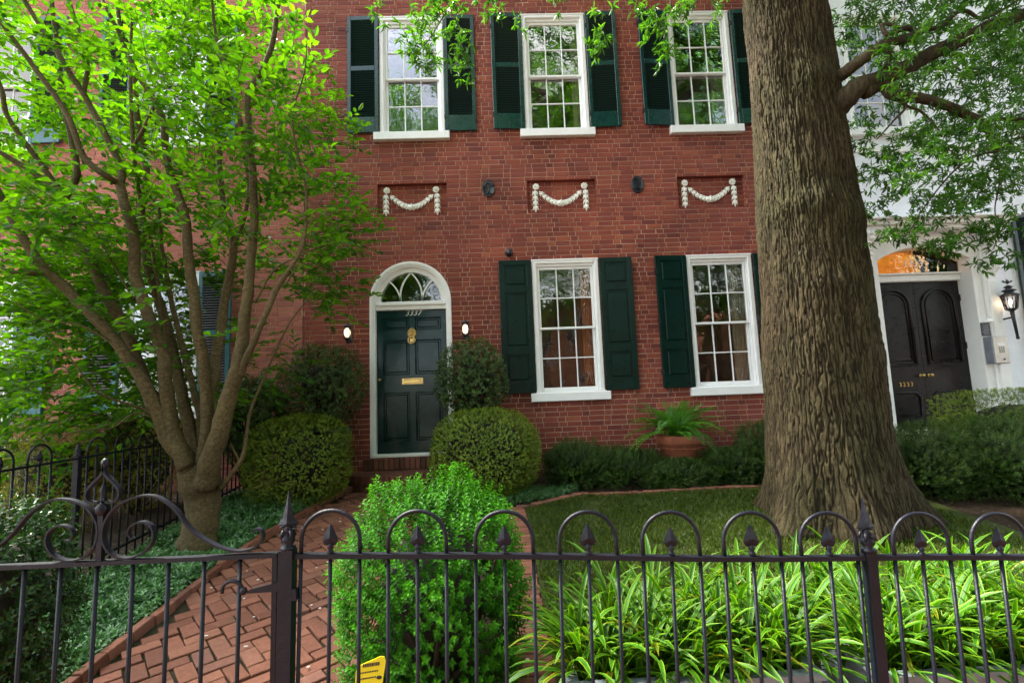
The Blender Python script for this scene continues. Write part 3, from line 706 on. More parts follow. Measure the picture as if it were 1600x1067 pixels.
def ball(mb, c, r_, sx=1, sy=1, sz=1, n=10):
    prof = [(r_*math.sin(math.pi*k/n), -r_*math.cos(math.pi*k/n)) for k in range(n+1)]
    vs = []; fs = []; m = 12
    for (rr, z) in prof:
        for k in range(m):
            a = 2*math.pi*k/m; vs.append((c[0]+rr*math.cos(a)*sx, c[1]+rr*math.sin(a)*sy, c[2]+z*sz))
    for i in range(len(prof)-1):
        for k in range(m): fs.append((i*m+k, i*m+(k+1) % m, (i+1)*m+(k+1) % m, (i+1)*m+k))
    mb.add(vs, fs, .5, True)
for a in range(12):
    an = 2*math.pi*a/12; ball(kn, (.05*math.cos(an), -.012, .02+.058*math.sin(an)), .019, 1, .8, 1.1, 6)
ball(kn, (0, -.03, .005), .024, 1.1, 1, .8, 8); ball(kn, (-.022, -.03, .03), .010, n=6); ball(kn, (.022, -.03, .03), .010, n=6); ball(kn, (0, -.034, .05), .018, 1.6, .7, .7, 6)
kn.tube([(.052*math.sin(t), -.022-.012*abs(math.sin(t/2)), -.035-.052*(1-math.cos(t))) for t in np.linspace(0, 2*math.pi, 20)], .009, 8)
kn.box(-.03, .03, -.01, 0, -.11, .0); ball(kn, (0, -.02, .085), .018, n=6)
kn.build('knocker', M['brass'], door, (DXC, YD, kz))
def text_mesh(name, body, size, m, parent, loc, shear=0, extrude=.004, rotx=math.pi/2, align='CENTER', spacing=1.0):
    cu = bpy.data.curves.new(name, 'FONT'); cu.body = body; cu.size = size; cu.shear = shear; cu.extrude = extrude; cu.align_x = align; cu.align_y = 'CENTER'; cu.space_character = spacing; cu.resolution_u = 3
    tmp = bpy.data.objects.new('tmp', cu); C.objects.link(tmp); dg = bpy.context.evaluated_depsgraph_get()
    me = bpy.data.meshes.new_from_object(tmp.evaluated_get(dg)); bpy.data.objects.remove(tmp); bpy.data.curves.remove(cu)
    me.materials.clear(); me.materials.append(m); return link(name, me, parent, loc, (rotx, 0, 0))
text_mesh('house_number', '3337', .115, M['silver'], door, (DXC+.02, YD-.005, 2.955-.0), shear=.35, spacing=1.05)
th = MB(); th.box(DXC-.545, DXC+.545, FY-.06, FY+.14, .872, .912, b=.004); th.build('threshold', M['white_dull'], house)
hb = MB(); ball(hb, (DX0+.06, YD-.04, 1.98), .022, n=8); hb.tube([(DX0+.06, YD-.04, 1.98), (DX0+.06, YD, 1.98)], .009, 8); hb.build('door_knob', M['brass'], door)

# brick steps: rowlock top step and a half-round landing
steps = empty('front_steps', (DXC, FY, 0)); tag(steps, 'dark brick front steps with a rounded lower landing below the arched green door', 'steps')
def rowlock_run(poly, z0, z1, depth, parent, pitch, meshes):
    """bricks standing side by side along a polyline, outer face on the line"""
    cum = [0]
    for a, b in zip(poly[:-1], poly[1:]): cum.append(cum[-1]+math.hypot(b[0]-a[0], b[1]-a[1]))
    n_ = int(cum[-1]/pitch)
    for k in range(n_):
        s = (k+.5)*cum[-1]/n_; i = max(j for j in range(len(cum)) if cum[j] <= s); i = min(i, len(poly)-2)
        t = (s-cum[i])/(cum[i+1]-cum[i]); x = poly[i][0]+(poly[i+1][0]-poly[i][0])*t; y_ = poly[i][1]+(poly[i+1][1]-poly[i][1])*t
        an = math.atan2(poly[i+1][1]-poly[i][1], poly[i+1][0]-poly[i][0])
        nx_, ny_ = -math.sin(an), math.cos(an)
        link('brick', random.choice(meshes), parent, (x+nx_*depth/2-DXC, y_+ny_*depth/2-FY+random.gauss(0, .002), (z0+z1)/2), (0, 0, an+random.gauss(0, .01)))
def step_meshes(l, d_, h):
    out = []
    for q in range(8):
        mb = MB(); mb.box(-l/2, l/2, -d_/2, d_/2, -h/2, h/2, q/7, b=.005); out.append(mb.mesh('step_brick', M['step_brick']))
    return out
core = MB(); core.box(-.66, .62, -.115, .0, .45, .855)

core.build('mortar_bed', M['mortar_dark'], steps)
rowlock_run([(DXC-.68, FY-.13), (DXC+.64, FY-.13)], .705, .868, .11, steps, .072, step_meshes(.062, .11, .155))
ell = [(DXC-.03+.86*math.cos(t), FY-.02+.74*math.sin(t)) for t in np.linspace(math.pi, 2*math.pi, 40)]
rowlock_run(ell, .585, .70, .2, steps, .074, step_meshes(.064, .2, .112))
rowlock_run([(DXC-.03+(x-DXC+.03)*.985, FY-.02+(y_-FY+.02)*.985) for x, y_ in ell], .44, .58, .1, steps, .112, step_meshes(.102, .1, .072*1.8))
mb = MB(); ring = [(math.cos(t), math.sin(t)) for t in np.linspace(math.pi, 2*math.pi, 40)]
vs = [(-.03+.80*a, -.02+.68*b, z) for z in (.30, .690) for a, b in ring]; k = len(ring)
mb.add(vs, [tuple(range(k, 2*k))]+[(i, i+1, k+i+1, k+i) for i in range(k-1)], .4); mb.build('landing_core', M['mortar_dark'], steps)
tm = step_meshes(.19, .062, .05)
for r_ in range(9):
    y_ = -.17-.068*r_; hw = .66*math.sqrt(max(0, 1-((y_+.02)/.56)**2)) if abs(y_+.02) < .56 else 0; x = -hw-(.1 if r_ % 2 else 0)+.02
    while x+.19 < hw+.06 and hw > .1:
        link('brick', random.choice(tm), steps, (x+.095-.03, y_, .676+random.gauss(0, .001)), (0, 0, random.gauss(0, .01))); x += .2

# garlands
def garland(xc, z0, z1, label):
    g = empty('garland', (xc, FY+.077, (z0+z1)/2)); tag(g, label, 'ornament', 'plaster garlands in the wall niches'); H = z1-z0
    hx = .375
    for s_ in (-1, 1):
        ro = MB()
        for q in range(7):
            a = 2*math.pi*q/7; ball(ro, (s_*hx+.034*math.cos(a), -.03, H/2-.085+.034*math.sin(a)), .021, 1, .8, 1, 6)
        ball(ro, (s_*hx, -.045, H/2-.085), .017, n=6); ro.lathe([(0, 0), (.05, 0), (.05, .01)], (0, 0, 0), 12); n0 = len(ro.v)-36
        for i in range(n0, len(ro.v)): x, y_, z = ro.v[i]; ro.v[i] = (s_*hx+x, -z-.01, H/2-.085+y_)
        ro.build('rosette', M['white_dull'], g)
    def husk(mb, c, ang, s):
        """bell shaped husk of three leaves, pointing along ang"""
        for da, k in ((-.55, .85), (0, 1.1), (.55, .85)):
            a = ang+da*1.0; T = [(0, 0, 0), (.35, -.24, -.35), (1, 0, -.1), (.35, .24, -.35)]
            ca, sa = math.cos(a), math.sin(a); vs = []
            for (u, v, w) in T: vs.append((c[0]+(u*ca-v*sa)*s*k, c[1]-.012-(.55*s if w < 0 else 0)*(-w), c[2]+(u*sa+v*ca)*s*k))
            base = len(vs); vs.append((c[0]+.45*ca*s*k, c[1]-.42*s, c[2]+.45*sa*s*k))
            mb.add(vs, [(0, 1, 4), (1, 2, 4), (2, 3, 4), (3, 0, 4), (0, 3, 2, 1)], .5)
    for s_ in (-1, 1):
        for q in range(4):
            mb = MB(); husk(mb, (s_*(hx+.015), 0, H/2-.145-.078*q), -math.pi/2, .112); ball(mb, (s_*(hx+.015), -.015, H/2-.15-.078*q), .016, n=6); mb.build('husk', M['white_dull'], g)
    npts = 7; 
    for s_ in (-1, 1):
        for q in range(npts):
            t = (q+.3)/npts; x = s_*(.33*(1-t)); z = H/2-.15-.205*math.sin(t*math.pi/2)**.85
            t2 = (q+1.3)/npts; x2 = s_*.33*(1-t2); z2 = H/2-.15-.205*math.sin(min(1, t2)*math.pi/2)**.85
            mb = MB(); husk(mb, (x, 0, z), math.atan2(z2-z, x2-x), .094+.024*t); ball(mb, (x, -.015, z), .017, n=6); mb.build('husk', M['white_dull'], g)
    mb = MB(); ball(mb, (0, -.03, H/2-.352), .036, 1.9, .8, 1, 8); mb.box(-.008, .008, -.07, 0, H/2-.39, H/2-.31); mb.build('centre_bud', M['white_dull'], g)
    return g
for (a, b), nm in zip(NICHE, ('white plaster garland in the wall niche above the arched front door', 'white plaster garland in the niche between the two black wall plaques', 'white plaster garland in the niche nearest the oak trunk')):
    garland((a+b)/2-.015, NZ0, NZ1, nm)

# wall plaques (old fire marks), camera dome, wall lanterns
def plaque(x, z, label, kindp):
    p = empty('wall_plaque', (x, FY, z)); tag(p, label, 'plaque')
    mb = MB(); n_ = 28; prof = [(1, 0), (1, -.02), (.93, -.032), (.86, -.024), (0, -.024)]
    vs = []; fs = []
    for (k, y_) in prof:
        for i in range(n_):
            a = 2*math.pi*i/n_; vs.append((.098*k*math.cos(a), y_, .138*k*math.sin(a)))
    for j in range(len(prof)-1):
        for i in range(n_): fs.append((j*n_+i, j*n_+(i+1) % n_, (j+1)*n_+(i+1) % n_, (j+1)*n_+i))
    mb.add(vs, fs, .5, True); mb.build('plate', M['cast'], p)
    r_ = MB()
    if kindp == 'tree':
        r_.tube([(0, -.03, -.085), (.004, -.032, -.03), (-.004, -.032, .02), (0, -.03, .05)], [.011, .008, .007, .005], 6)
        for q in range(9):
            a = math.pi*(q/8); r0 = .048+.014*((q*7) % 3)/2; ball(r_, (r0*1.1*math.cos(a), -.032, .035+r0*.85*math.sin(a)), .019, 1, .5, .85, 6)
        for s_ in (-1, 1): r_.tube([(0, -.03, 0), (s_*.035, -.032, .035)], .005, 5)
        r_.box(-.05, .05, -.034, -.02, -.094, -.085)
    else:
        for q in range(4): r_.box(-.055+.006*q, .055-.006*q, -.034, -.02, .055-.036*q, .068-.036*q)
        r_.tube([(-.05, -.03, -.05), (-.02, -.036, -.075), (.02, -.036, -.075), (.05, -.03, -.05)], .009, 6); ball(r_, (0, -.03, .09), .02, n=6)
    r_.build('relief', M['cast'], p)
plaque(-.06, 4.83, 'oval black iron wall plaque showing a tree, right of the first garland', 'tree')
plaque(2.225, 4.83, 'oval black iron wall plaque with banded relief, between second and third garlands', 'bands')
cd = empty('security_camera', (.215, FY, 3.80)); tag(cd, 'small black dome security camera above the left lower shutter', 'camera')
mb = MB(); mb.tube([(0, 0, .01), (0, -.05, .01)], .058, 16); mb.build('mount', M['cast'], cd); mb = MB(); ball(mb, (0, -.06, -.005), .058, n=12); mb.build('dome', M['gloss_black'], cd)
def wall_lantern(x, z, label):
    l = empty('wall_lantern', (x, FY, z)); tag(l, label, 'lamp', 'lit lanterns either side of the arched door')
    mb = MB(); mb.box(-.05, .05, -.025, 0, -.13, .10, b=.006); mb.tube([(0, -.02, -.11), (0, -.07, -.15), (0, -.10, -.10)], .010, 6); mb.tube([(0, -.02, .07), (0, -.10, .10)], .009, 6); mb.build('bracket', M['cast'], l)
    mb = MB(); mb.lathe([(.0, .14), (.015, .135), (.02, .12), (.055, .105), (.062, .09), (.05, .085)], (0, -.11, 0), 16); mb.lathe([(.045, -.085), (.05, -.095), (.02, -.115), (.0, -.13)], (0, -.11, 0), 16)
    for q in range(4):
        a = math.pi/4+math.pi/2*q; mb.tube([(.058*math.cos(a), -.11+.058*math.sin(a), -.09), (.058*math.cos(a), -.11+.058*math.sin(a), .09)], .0045, 5)
    mb.build('cage', M['cast'], l)
    mb = MB(); ball(mb, (0, -.11, 0), .046, 1, 1, 1.5, 12); mb.build('globe', M['lamp_glass'], l)
    return l
wall_lantern(-2.17, 2.67, 'lit lantern on the brick wall to the left of the arched door'); wall_lantern(-.465, 2.665, 'lit lantern on the brick wall between the arched door and the window shutter')

# curtains
def curtain(x0, x1, z0, z1, label, m, grp='curtains behind the windows'):
    V = []; F = []; n_ = 44; xs = np.linspace(x0, x1, n_)
    for side in (0, 1):
        for z in (z0, z1):
            for i, x in enumerate(xs): V.append((x, FY+.24+.022*math.sin(i*1.05)+.004*side*2, z))
    for s_ in (0, 1):
        for i in range(n_-1): a = s_*2*n_+i; F.append((a, a+1, a+n_+1, a+n_))
    o = link('curtain', np_mesh('curtain', np.array(V), np.array(F), m, smooth=True)); tag(o, label, 'curtain', grp)
curtain(1.30, 1.52, ZL0+.05, ZL1-.05, 'rust coloured curtain behind the lower window nearer the door', M['curtain_rust'])
curtain(3.62, 3.86, ZL0+.05, ZL1-.05, 'pale olive curtain behind the lower window beside the oak', M['curtain'])
curtain(1.34, 1.52, ZU0+.05, ZU1-.05, 'pale curtain behind the middle upper window', M['curtain'])
curtain(3.62, 3.84, ZU0+.05, ZU1-.05, 'pale curtain behind the upper window nearest the oak', M['curtain'])

# ------------------------------------------------------------------ left neighbour
nb = empty('townhouse', (0, 0, 0)); tag(nb, 'pink brick townhouse with teal shutters behind the spreading tree', 'house')
nW = [-5.45, -8.05]; nh = [(x+.01, x+1.09, ZL0-.07, ZL1) for x in nW]+[(x+.01, x+1.09, ZU0-.07, ZU1+.1) for x in nW]
brick_wall(nb, -11, -2.852, .40, 10.2, nh, None, (-3.4, 3.4), M['brick_pink'])
for x in nW:
    sash_window(nb, x, ZL0-.05, 1.1, ZL1-ZL0+.03, mg='glass_low'); sash_window(nb, x, ZU0-.05, 1.1, ZU1-ZU0+.13)
    for z_, h_ in ((ZL0-.04, ZL1-ZL0), (ZU0-.04, ZU1-ZU0+.1)):
        louvre_shutter(nb, x-.48, z_, .47, h_, False, 'teal', tilt=.02); louvre_shutter(nb, x+1.11, z_, .47, h_, True, 'teal', tilt=-.02)
mb = MB(); mb.box(-11, -10.8, FY+.23, 16, 0, 10.2); mb.box(-11, -2.9, 15.8, 16, 0, 10.2); mb.build('side_wall', M['brick_pink'], nb)
mb = MB(); mb.box(-11, -2.87, FY-.1, 16, 10.2, 10.4); mb.build('roof', M['roof'], nb)
mb = MB(); mb.box(-10.7, -3.0, 11, 11.1, .8, 9); mb.box(-10.7, -3.0, FY+.26, 11, .7, .8); mb.box(-10.7, -3.0, FY+.26, 11, 4.3, 4.4); mb.box(-10.7, -3.0, FY+.26, 11, 9, 9.1); mb.build('room', M['interior'], nb)
st_ = MB(); st_.box(-6.9, -6.3, 5.9, 7.4, .2, 1.25); st_.box(-6.95, -6.25, 5.85, 7.4, 1.2501, 1.33); o = st_.build('stoop_wall', M['stone']); tag(o, 'cream stone stoop wall at the far left behind the fence', 'wall')

# ------------------------------------------------------------------ right neighbour
rb = empty('townhouse', (0, 0, 0)); tag(rb, 'white stucco townhouse with a hooded black double door', 'house')
mb = MB(); RW = 5.452
hs = [(5.70, 7.40, .6, 3.80), (5.70, 6.72, 5.62, 7.60), (8.35, 9.4, 5.62, 7.6)]
for (p, q, r_, s) in sub_rects(RW, 12, .2, 10.6, hs): mb.box(p, q, FY, FY+.4, r_, s)
mb.build('wall', M['stucco'], rb)
mb = MB(); mb.box(RW, 12, 15.8, 16, 0, 10.6); mb.box(11.8, 12, FY+.4, 15.8, 0, 10.6); mb.build('side_wall', M['stucco'], rb)
mb = MB(); mb.box(RW+.01, 12.1, FY-.1, 16.1, 10.6, 10.8); mb.build('roof', M['roof'], rb)
mb = MB(); mb.box(RW+.01, 7.9, 9.8, 9.9, .9, 5); mb.box(5.5, 7.9, FY+.42, 9.8, 5, 5.1); mb.box(7.8, 7.9, FY+.42, 9.8, .9, 5); mb.box(5.47, 5.56, FY+.42, 9.8, .9, 5); mb.build('hall', M['interior_amber'], rb)
mb = MB(); mb.box(5.5, 11.7, 11, 11.1, 5.2, 9.5); mb.box(5.5, 11.7, FY+.42, 11, 9.5, 9.6); mb.build('room', M['interior'], rb)
# door surround
mb = MB(); YR = FY+.25
DA, DB, DZb, DZt = 5.83, 7.28, .98, 3.22
mb.box(DA-.13, DA, FY-.02, FY+.36, .6, 3.80, b=.01); mb.box(DB, DB+.13, FY-.02, FY+.36, .6, 3.80, b=.01)
mb.box(DA, DB, FY+.18, FY+.34, DZt, DZt+.10, b=.01); mb.box(DA, DB, FY+.14, FY+.34, DZt+.1001, DZt+.13, b=.01)
# segmental arched soffit above the transom
xm = (DA+DB)/2; n_ = 20; lo = [(DA+(DB-DA)*k/n_, 3.52+.20*(1-((k/n_-.5)*2)**2)) for k in range(n_+1)]; hi = [(x, 3.90) for x, _ in lo]
mb.ribbon(lo, hi, FY-.015, FY+.33); mb.build('door_surround', M['white'], rb)
for sx in (-1, 1):
    a = DA-.13-.22 if sx < 0 else DB+.1301; p = MB(); p.box(a, a+.22, FY-.06, FY-.001, .6, 3.75, b=.008); p.box(a+.035, a+.185, FY-.075, FY-.0605, .95, 3.15, b=.01); p.build('pilaster', M['white'], rb)
    cx_ = a+.11; cb = MB(); prof = []
    for k in range(19):
        t = k/18; prof.append((-.10-.16*(1-t)**1.3-.035*math.sin(t*9), 3.93-.66*t))
    cb.add([(cx_-.075, FY+p_[0], p_[1]) for p_ in prof]+[(cx_+.075, FY+p_[0], p_[1]) for p_ in prof]+[(cx_-.075, FY-.061, p_[1]) for p_ in prof]+[(cx_+.075, FY-.061, p_[1]) for p_ in prof],
           [(i, i+19, i+20, i+1) for i in range(18)]+[(i, i+1, 38+i+1, 38+i) for i in range(18)]+[(19+i, 57+i, 57+i+1, 20+i) for i in range(18)]+[(18, 37, 75, 56)], .5)
    for q in range(9):
        t = q/8; ball(cb, (cx_+.03*math.sin(q*2.1), FY-.115-.16*(1-t)**1.3, 3.88-.60*t), .036-.008*t, 1.2, .8, 1, 6)
    for s2 in (-1, 1): ball(cb, (cx_+s2*.075, FY-.20, 3.84), .05, .35, 1, 1, 8); ball(cb, (cx_+s2*.07, FY-.12, 3.33), .035, .35, 1, 1, 6)
    cb.build('corbel', M['white'], rb)
hd = MB(); HX0, HX1 = DA-.43, DB+.43
for (e, z0_, z1_) in ((.24, 3.93, 3.99), (.30, 3.9901, 4.06), (.36, 4.0601, 4.10), (.30, 4.1001, 4.12)): hd.box(HX0-(e-.24), HX1+(e-.24), FY-e, FY-.001, z0_, z1_, b=.01)
hd.build('door_hood', M['white'], rb)
for (a, b, nm) in ((DA, (DA+DB)/2-.003, 'l'), ((DA+DB)/2+.003, DB, 'r')):
    dl = MB(); dl.box(a, b, YR, YR+.05, DZb, DZt); w_ = b-a; xc = (a+b)/2; leaf = dl.build('door', M['black_door'], rb)
    # round-headed upper panel and octagonal-cornered lower panel in moulding
    def mould(pts, r_, nm2='panel'):
        q = MB(); q.tube([(x, YR-.006, z) for x, z in pts]+[(pts[0][0], YR-.006, pts[0][1])], r_, 8); q.build(nm2, M['black_door'], leaf)
    pr = w_/2-.10; top = 3.10-pr
    up = [(xc+pr, 1.93)]+arc(xc, top, pr, 0, math.pi, 16)+[(xc-pr, 1.93)]; mould(up, .022)
    pr2 = pr-.055; up2 = [(xc+pr2, 1.99)]+arc(xc, top, pr2, 0, math.pi, 16)+[(xc-pr2, 1.99)]; mould(up2, .010)
    c_ = .07; lo_ = [(xc-pr+c_, 1.08), (xc+pr-c_, 1.08), (xc+pr, 1.08+c_), (xc+pr, 1.50-c_), (xc+pr-c_, 1.50), (xc-pr+c_, 1.50), (xc-pr, 1.50-c_), (xc-pr, 1.08+c_)]; mould(lo_, .020)
    q = MB(); q.box(xc-pr+.07, xc+pr-.07, YR-.012, YR, 1.15, 1.43, b=.01); q.build('panel', M['black_door'], leaf)
    q = MB(); q.box(xc-pr-.02, xc+pr+.02, YR-.02, YR, 1.90, 1.935, b=.008); q.build('moulding', M['black_door'], leaf)
    kx = b-.055 if nm == 'l' else a+.07
    q = MB(); ball(q, (kx, YR-.055, 1.755), .027, n=8); q.tube([(kx, YR-.05, 1.755), (kx, YR, 1.755)], .010, 8); q.tube([(kx, YR-.008, 1.755), (kx, YR, 1.755)], .026, 12); q.build('door_knob', M['brass'], leaf)
    if nm == 'r':
        for z in (1.3, 2.2, 2.95): q = MB(); q.box(b-.012, b+.002, YR-.02, YR, z-.05, z+.05); q.build('hinge', M['cast'], leaf)
    if nm == 'l': text_mesh('house_number', '3333', .095, M['brass'], leaf, (6.245, YR-.006, 1.625), spacing=1.25)
tp = MB(); tp.prism([(DA, 3.36)]+[(DB, 3.36)]+[(x, z+.02) for x, z in lo[::-1]], FY+.20, FY+.205); tpo = tp.build('transom_pane', M['glass_amber'], rb)
text_mesh('house_number', '3333', .15, M['white'], rb, (6.55, FY+.190, 3.50), spacing=1.1, extrude=.002)
sash_window(rb, 5.70, 5.64, 1.02, 1.96); sash_window(rb, 8.35, 5.64, 1.05, 1.96)
hl = MB(); ball(hl, (6.5, 8.7, 4.25), .13, n=10); hl.tube([(6.5, 8.7, 4.36), (6.5, 8.7, 5.0)], .01, 6); hl.build('hall_lamp', emit_mat('warm_hall_lamp', (1, .74, .46), 13), rb)
# louvred dark shutter at the far right and a string course
mb = MB(); mb.box(RW, 12, FY-.03, FY-.001, 5.25, 5.36, b=.008); mb.build('string_course', M['white'], rb)
louvre_shutter(rb, 7.99, 1.9, .5, 2.3, True, 'louvre'); sash_window(rb, 8.53, 1.9, 1.0, 2.3)
mb = MB(); mb.box(5.4, 7.7, 6.2, 7.48, .3, .80, b=.01); mb.box(5.4, 7.7, 6.55, 7.48, .8001, .97, b=.01); o = mb.build('stone_steps', M['stone']); tag(o, 'stone steps in front of the black double door', 'steps')

def coach_lantern():
    l = empty('coach_lantern', (7.66, FY, 2.72)); tag(l, 'black coach lantern topped with an eagle on the white wall', 'lamp')
    mb = MB(); mb.lathe([(.0, 0), (.05, 0), (.05, .02), (.0, .035)], (0, 0, 0), 14)
    mb.v = [(x-.05, -z, y_-.18) for x, y_, z in mb.v]
    mb.tube([(-.05, -.02, -.18), (-.03, -.10, -.17), (0, -.155, -.16)], .012, 8)
    mb.build('bracket', M['cast'], l)
    mb = MB(); mb.tube([(.0, -.16, -.05), (.012, -.16, -.20), (.03, -.16, -.46)], [.030, .022, .018], 10); ball(mb, (.031, -.16, -.47), .024, n=6); mb.lathe([(.02, -.08), (.075, -.04), (.08, -.03), (.0, -.03)], (0, -.16, 0), 6); mb.build('stem', M['cast'], l)
    mb = MB()
    for q in range(6):
        a = math.pi/3*q; c_, s_ = math.cos(a), math.sin(a); mb.tube([(.072*c_, -.16+.072*s_, -.035), (.105*c_, -.16+.105*s_, .17)], .006, 5)
    mb.lathe([(.118, .165), (.12, .175), (.06, .205), (.062, .225), (.09, .235), (.088, .245), (.035, .27), (.04, .285), (.06, .29), (.02, .32), (0, .33)], (0, -.16, 0), 12); mb.build('cage', M['cast'], l)
    mb = MB(); mb.lathe([(.066, -.03), (.099, .165)], (0, -.16, 0), 6); mb.build('glass', M['lamp_clear'], l)
    mb = MB(); ball(mb, (0, -.16, .07), .022, 1, 1, 1.6, 8); mb.build('bulb', M['flame'], l)
    mb = MB(); ball(mb, (0, -.16, .37), .022, 1, 1.2, 1.3, 8); ball(mb, (-.018, -.17, .40), .012, n=6)     # eagle with raised wings
    for s_ in (-1, 1): mb.add([(s_*.01, -.155, .36), (s_*.065, -.15, .40), (s_*.085, -.15, .385), (s_*.05, -.15, .36), (s_*.01, -.165, .36), (s_*.065, -.16, .40), (s_*.085, -.16, .385), (s_*.05, -.16, .36)], [(0, 1, 2, 3), (7, 6, 5, 4), (0, 4, 5, 1), (1, 5, 6, 2), (2, 6, 7, 3), (3, 7, 4, 0)], .5)
    mb.build('eagle', M['cast'], l); return l
coach_lantern()
pq = MB(); pq.box(-.07, .07, -.012, 0, -.10, .10, b=.003); o = pq.build('wall_sign', M['cast'], None, (7.30, FY-.0755, 2.40)); tag(o, 'small dark rectangular plaque above the steel intercom', 'sign')
tl_ = MB()
for k in range(6): tl_.box(-.05+.012*(k % 2), .05-.008*((k*2) % 3), -.014, -.0121, .07-.028*k, .078-.028*k)
tl_.build('lettering', M['planter'], o)
ic = empty('intercom', (7.36, FY-.0755, 2.08)); tag(ic, 'steel intercom box beside the black double door', 'intercom')
mb = MB(); mb.box(-.115, .115, -.13, 0, -.20, .20, b=.006); mb.build('body', M['planter'], ic)
mb = MB(); mb.box(-.10, .112, -.137, -.1305, -.195, .195, b=.003); mb.build('face_plate', M['steel'], ic)
mb = MB(); mb.box(-.045, .055, -.140, -.1371, .06, .10); mb.build('label_strip', M['white'], ic)
mb = MB(); [mb.box(-.03+.03*(k % 3), -.012+.03*(k % 3), -.140, -.1371, -.04+.03*(k//3), -.022+.03*(k//3)) for k in range(9)]; ball(mb, (.03, -.138, -.14), .014, n=6); mb.build('keypad', M['cast'], ic)
mb = MB(); mb.lathe([(.0, .03), (.02, .025), (.045, 0), (.065, -.03), (.05, -.035), (0, -.03)], (0, 0, 0), 14); o = mb.build('door_bell_cover', M['white'], None, (7.33, FY-.11, 2.53)); tag(o, 'small white bell cover above the dark plaque by the double door', 'bell')

# ------------------------------------------------------------------ house across the street (seen only in the window glass)
for hx_, hl_ in ((0, 'plain orange brick row house across the street'), (18, 'second orange brick row house across the street, further right')):
  oh = empty('brick_row_house', (hx_, 0, 0)); tag(oh, hl_, 'house')
  mb = MB(); mb.box(-3, 13, -26, -18, -.1, 7.5); mb.build('wall', M['orange_brick'], oh)
  for k in range(6):
      for z_ in (1.2, 4.6):
          mb = MB(); mb.box(-1.8+2.4*k, -.8+2.4*k, -18.001, -17.95, z_, z_+1.7); mb.build('window', M['white'], oh); mb = MB(); mb.box(-1.7+2.4*k, -.9+2.4*k, -17.9499, -17.94, z_+.1, z_+1.6); mb.build('pane', M['gloss_black'], oh)
  mb = MB(); mb.box(-3.2, 13.2, -26.2, -17.8, 7.5, 7.9); mb.build('roof', M['roof'], oh)


# ------------------------------------------------------------------ wrought iron
def spade_finial(mb, x, z, s=1.0, y=2.0, along=(1, 0)):
    """flat spade bud on a small turned collar"""
    ax, ay = along
    prof = [(0, .105), (.010, .088), (.023, .060), (.028, .042), (.022, .028), (.008, .026)]
    L_ = [(-a, b) for a, b in prof][::-1]; pts = prof + L_; n_ = len(pts); vs = []
    for (a, b) in pts: vs.append((x+a*s*ax, y+a*s*ay, z+b*s))
    c0 = len(vs); vs += [(x-.011*s*ay, y-.011*s*ax if ax else y, z+.055*s), (x+.011*s*ay, y+.011*s*ax if ax else y, z+.055*s)]
    if not ax: vs[-2] = (x-.011*s, y, z+.055*s); vs[-1] = (x+.011*s, y, z+.055*s)
    fs = [(i, (i+1) % n_, c0) for i in range(n_)]+[((i+1) % n_, i, c0+1) for i in range(n_)]
    mb.add(vs, fs, .5)
    mb.lathe([(.009*s, -.01), (.013*s, .0), (.013*s, .006*s), (.007*s, .012*s), (.012*s, .018*s), (.010*s, .026*s), (.004*s, .034*s)], (x, y, z), 8)
def spear_finial(mb, x, z, y=2.0, s=1.0):
    prof = [(0, .215), (.009, .165), (.022, .115), (.038, .088), (.030, .085), (.034, .075), (.018, .078), (.012, .070)]
    pts = prof+[(-a, b) for a, b in prof][::-1]; n_ = len(pts); vs = [(x+a*s, y, z+b*s) for a, b in pts]; c0 = len(vs)
    vs += [(x, y-.016*s, z+.095*s), (x, y+.016*s, z+.095*s), (x, y-.004, z+.20*s), (x, y+.004, z+.20*s)]
    mb.add(vs, [(i, (i+1) % n_, c0) for i in range(n_)]+[((i+1) % n_, i, c0+1) for i in range(n_)], .5)
    mb.lathe([(.020*s, -.005), (.028*s, .0), (.028*s, .010*s), (.016*s, .014*s), (.026*s, .03*s), (.024*s, .046*s), (.012*s, .060*s), (.020*s, .066*s), (.008*s, .085*s)], (x, y, z), 12)
    for q in range(4):
        a = math.pi/2*q+math.pi/4; mb.tube([(x+.016*math.cos(a)*s, y+.016*math.sin(a)*s, z+.03*s), (x+.026*math.cos(a)*s, y+.026*math.sin(a)*s, z+.052*s), (x+.018*math.cos(a)*s, y+.018*math.sin(a)*s, z+.070*s)], .006*s, 5)
RAILX = lambda x: 1.072 - .047*(x+.78)
LEAN = .020
fence = empty('iron_fence', (.3, 2, 0)); tag(fence, 'black iron hoop-top fence panels on the right of the gate, before the planters', 'fence')
def fb(): return MB()
def put(mb, nm, m='iron'):
    mb.v = [(x-.3, y-2, z) for x, y, z in mb.v]; return mb.build(nm, M[m], fence)
posts = [-.806, 1.385, 3.60]
for xp in posts:
    mb = MB(); zt = RAILX(xp)+.012; w_ = .0255 if xp < 0 else .019
    vs = [(xp-w_-LEAN*zt, 2-w_, -.05), (xp+w_-LEAN*zt, 2-w_, -.05), (xp+w_-LEAN*zt, 2+w_, -.05), (xp-w_-LEAN*zt, 2+w_, -.05), (xp-w_, 2-w_, zt), (xp+w_, 2-w_, zt), (xp+w_, 2+w_, zt), (xp-w_, 2+w_, zt)]
    if xp < 0: vs = [(x+LEAN*zt*.6 if z < 0 else x, y, z) for x, y, z in vs]
    mb.add(vs, [(0, 1, 5, 4), (1, 2, 6, 5), (2, 3, 7, 6), (3, 0, 4, 7), (4, 5, 6, 7)])
    po = put(mb, 'post'); mb = MB(); spear_finial(mb, xp-.3, zt, 0, 1.0 if xp < 0 else .98); link('finial', mb.mesh('finial', M['iron']), po)
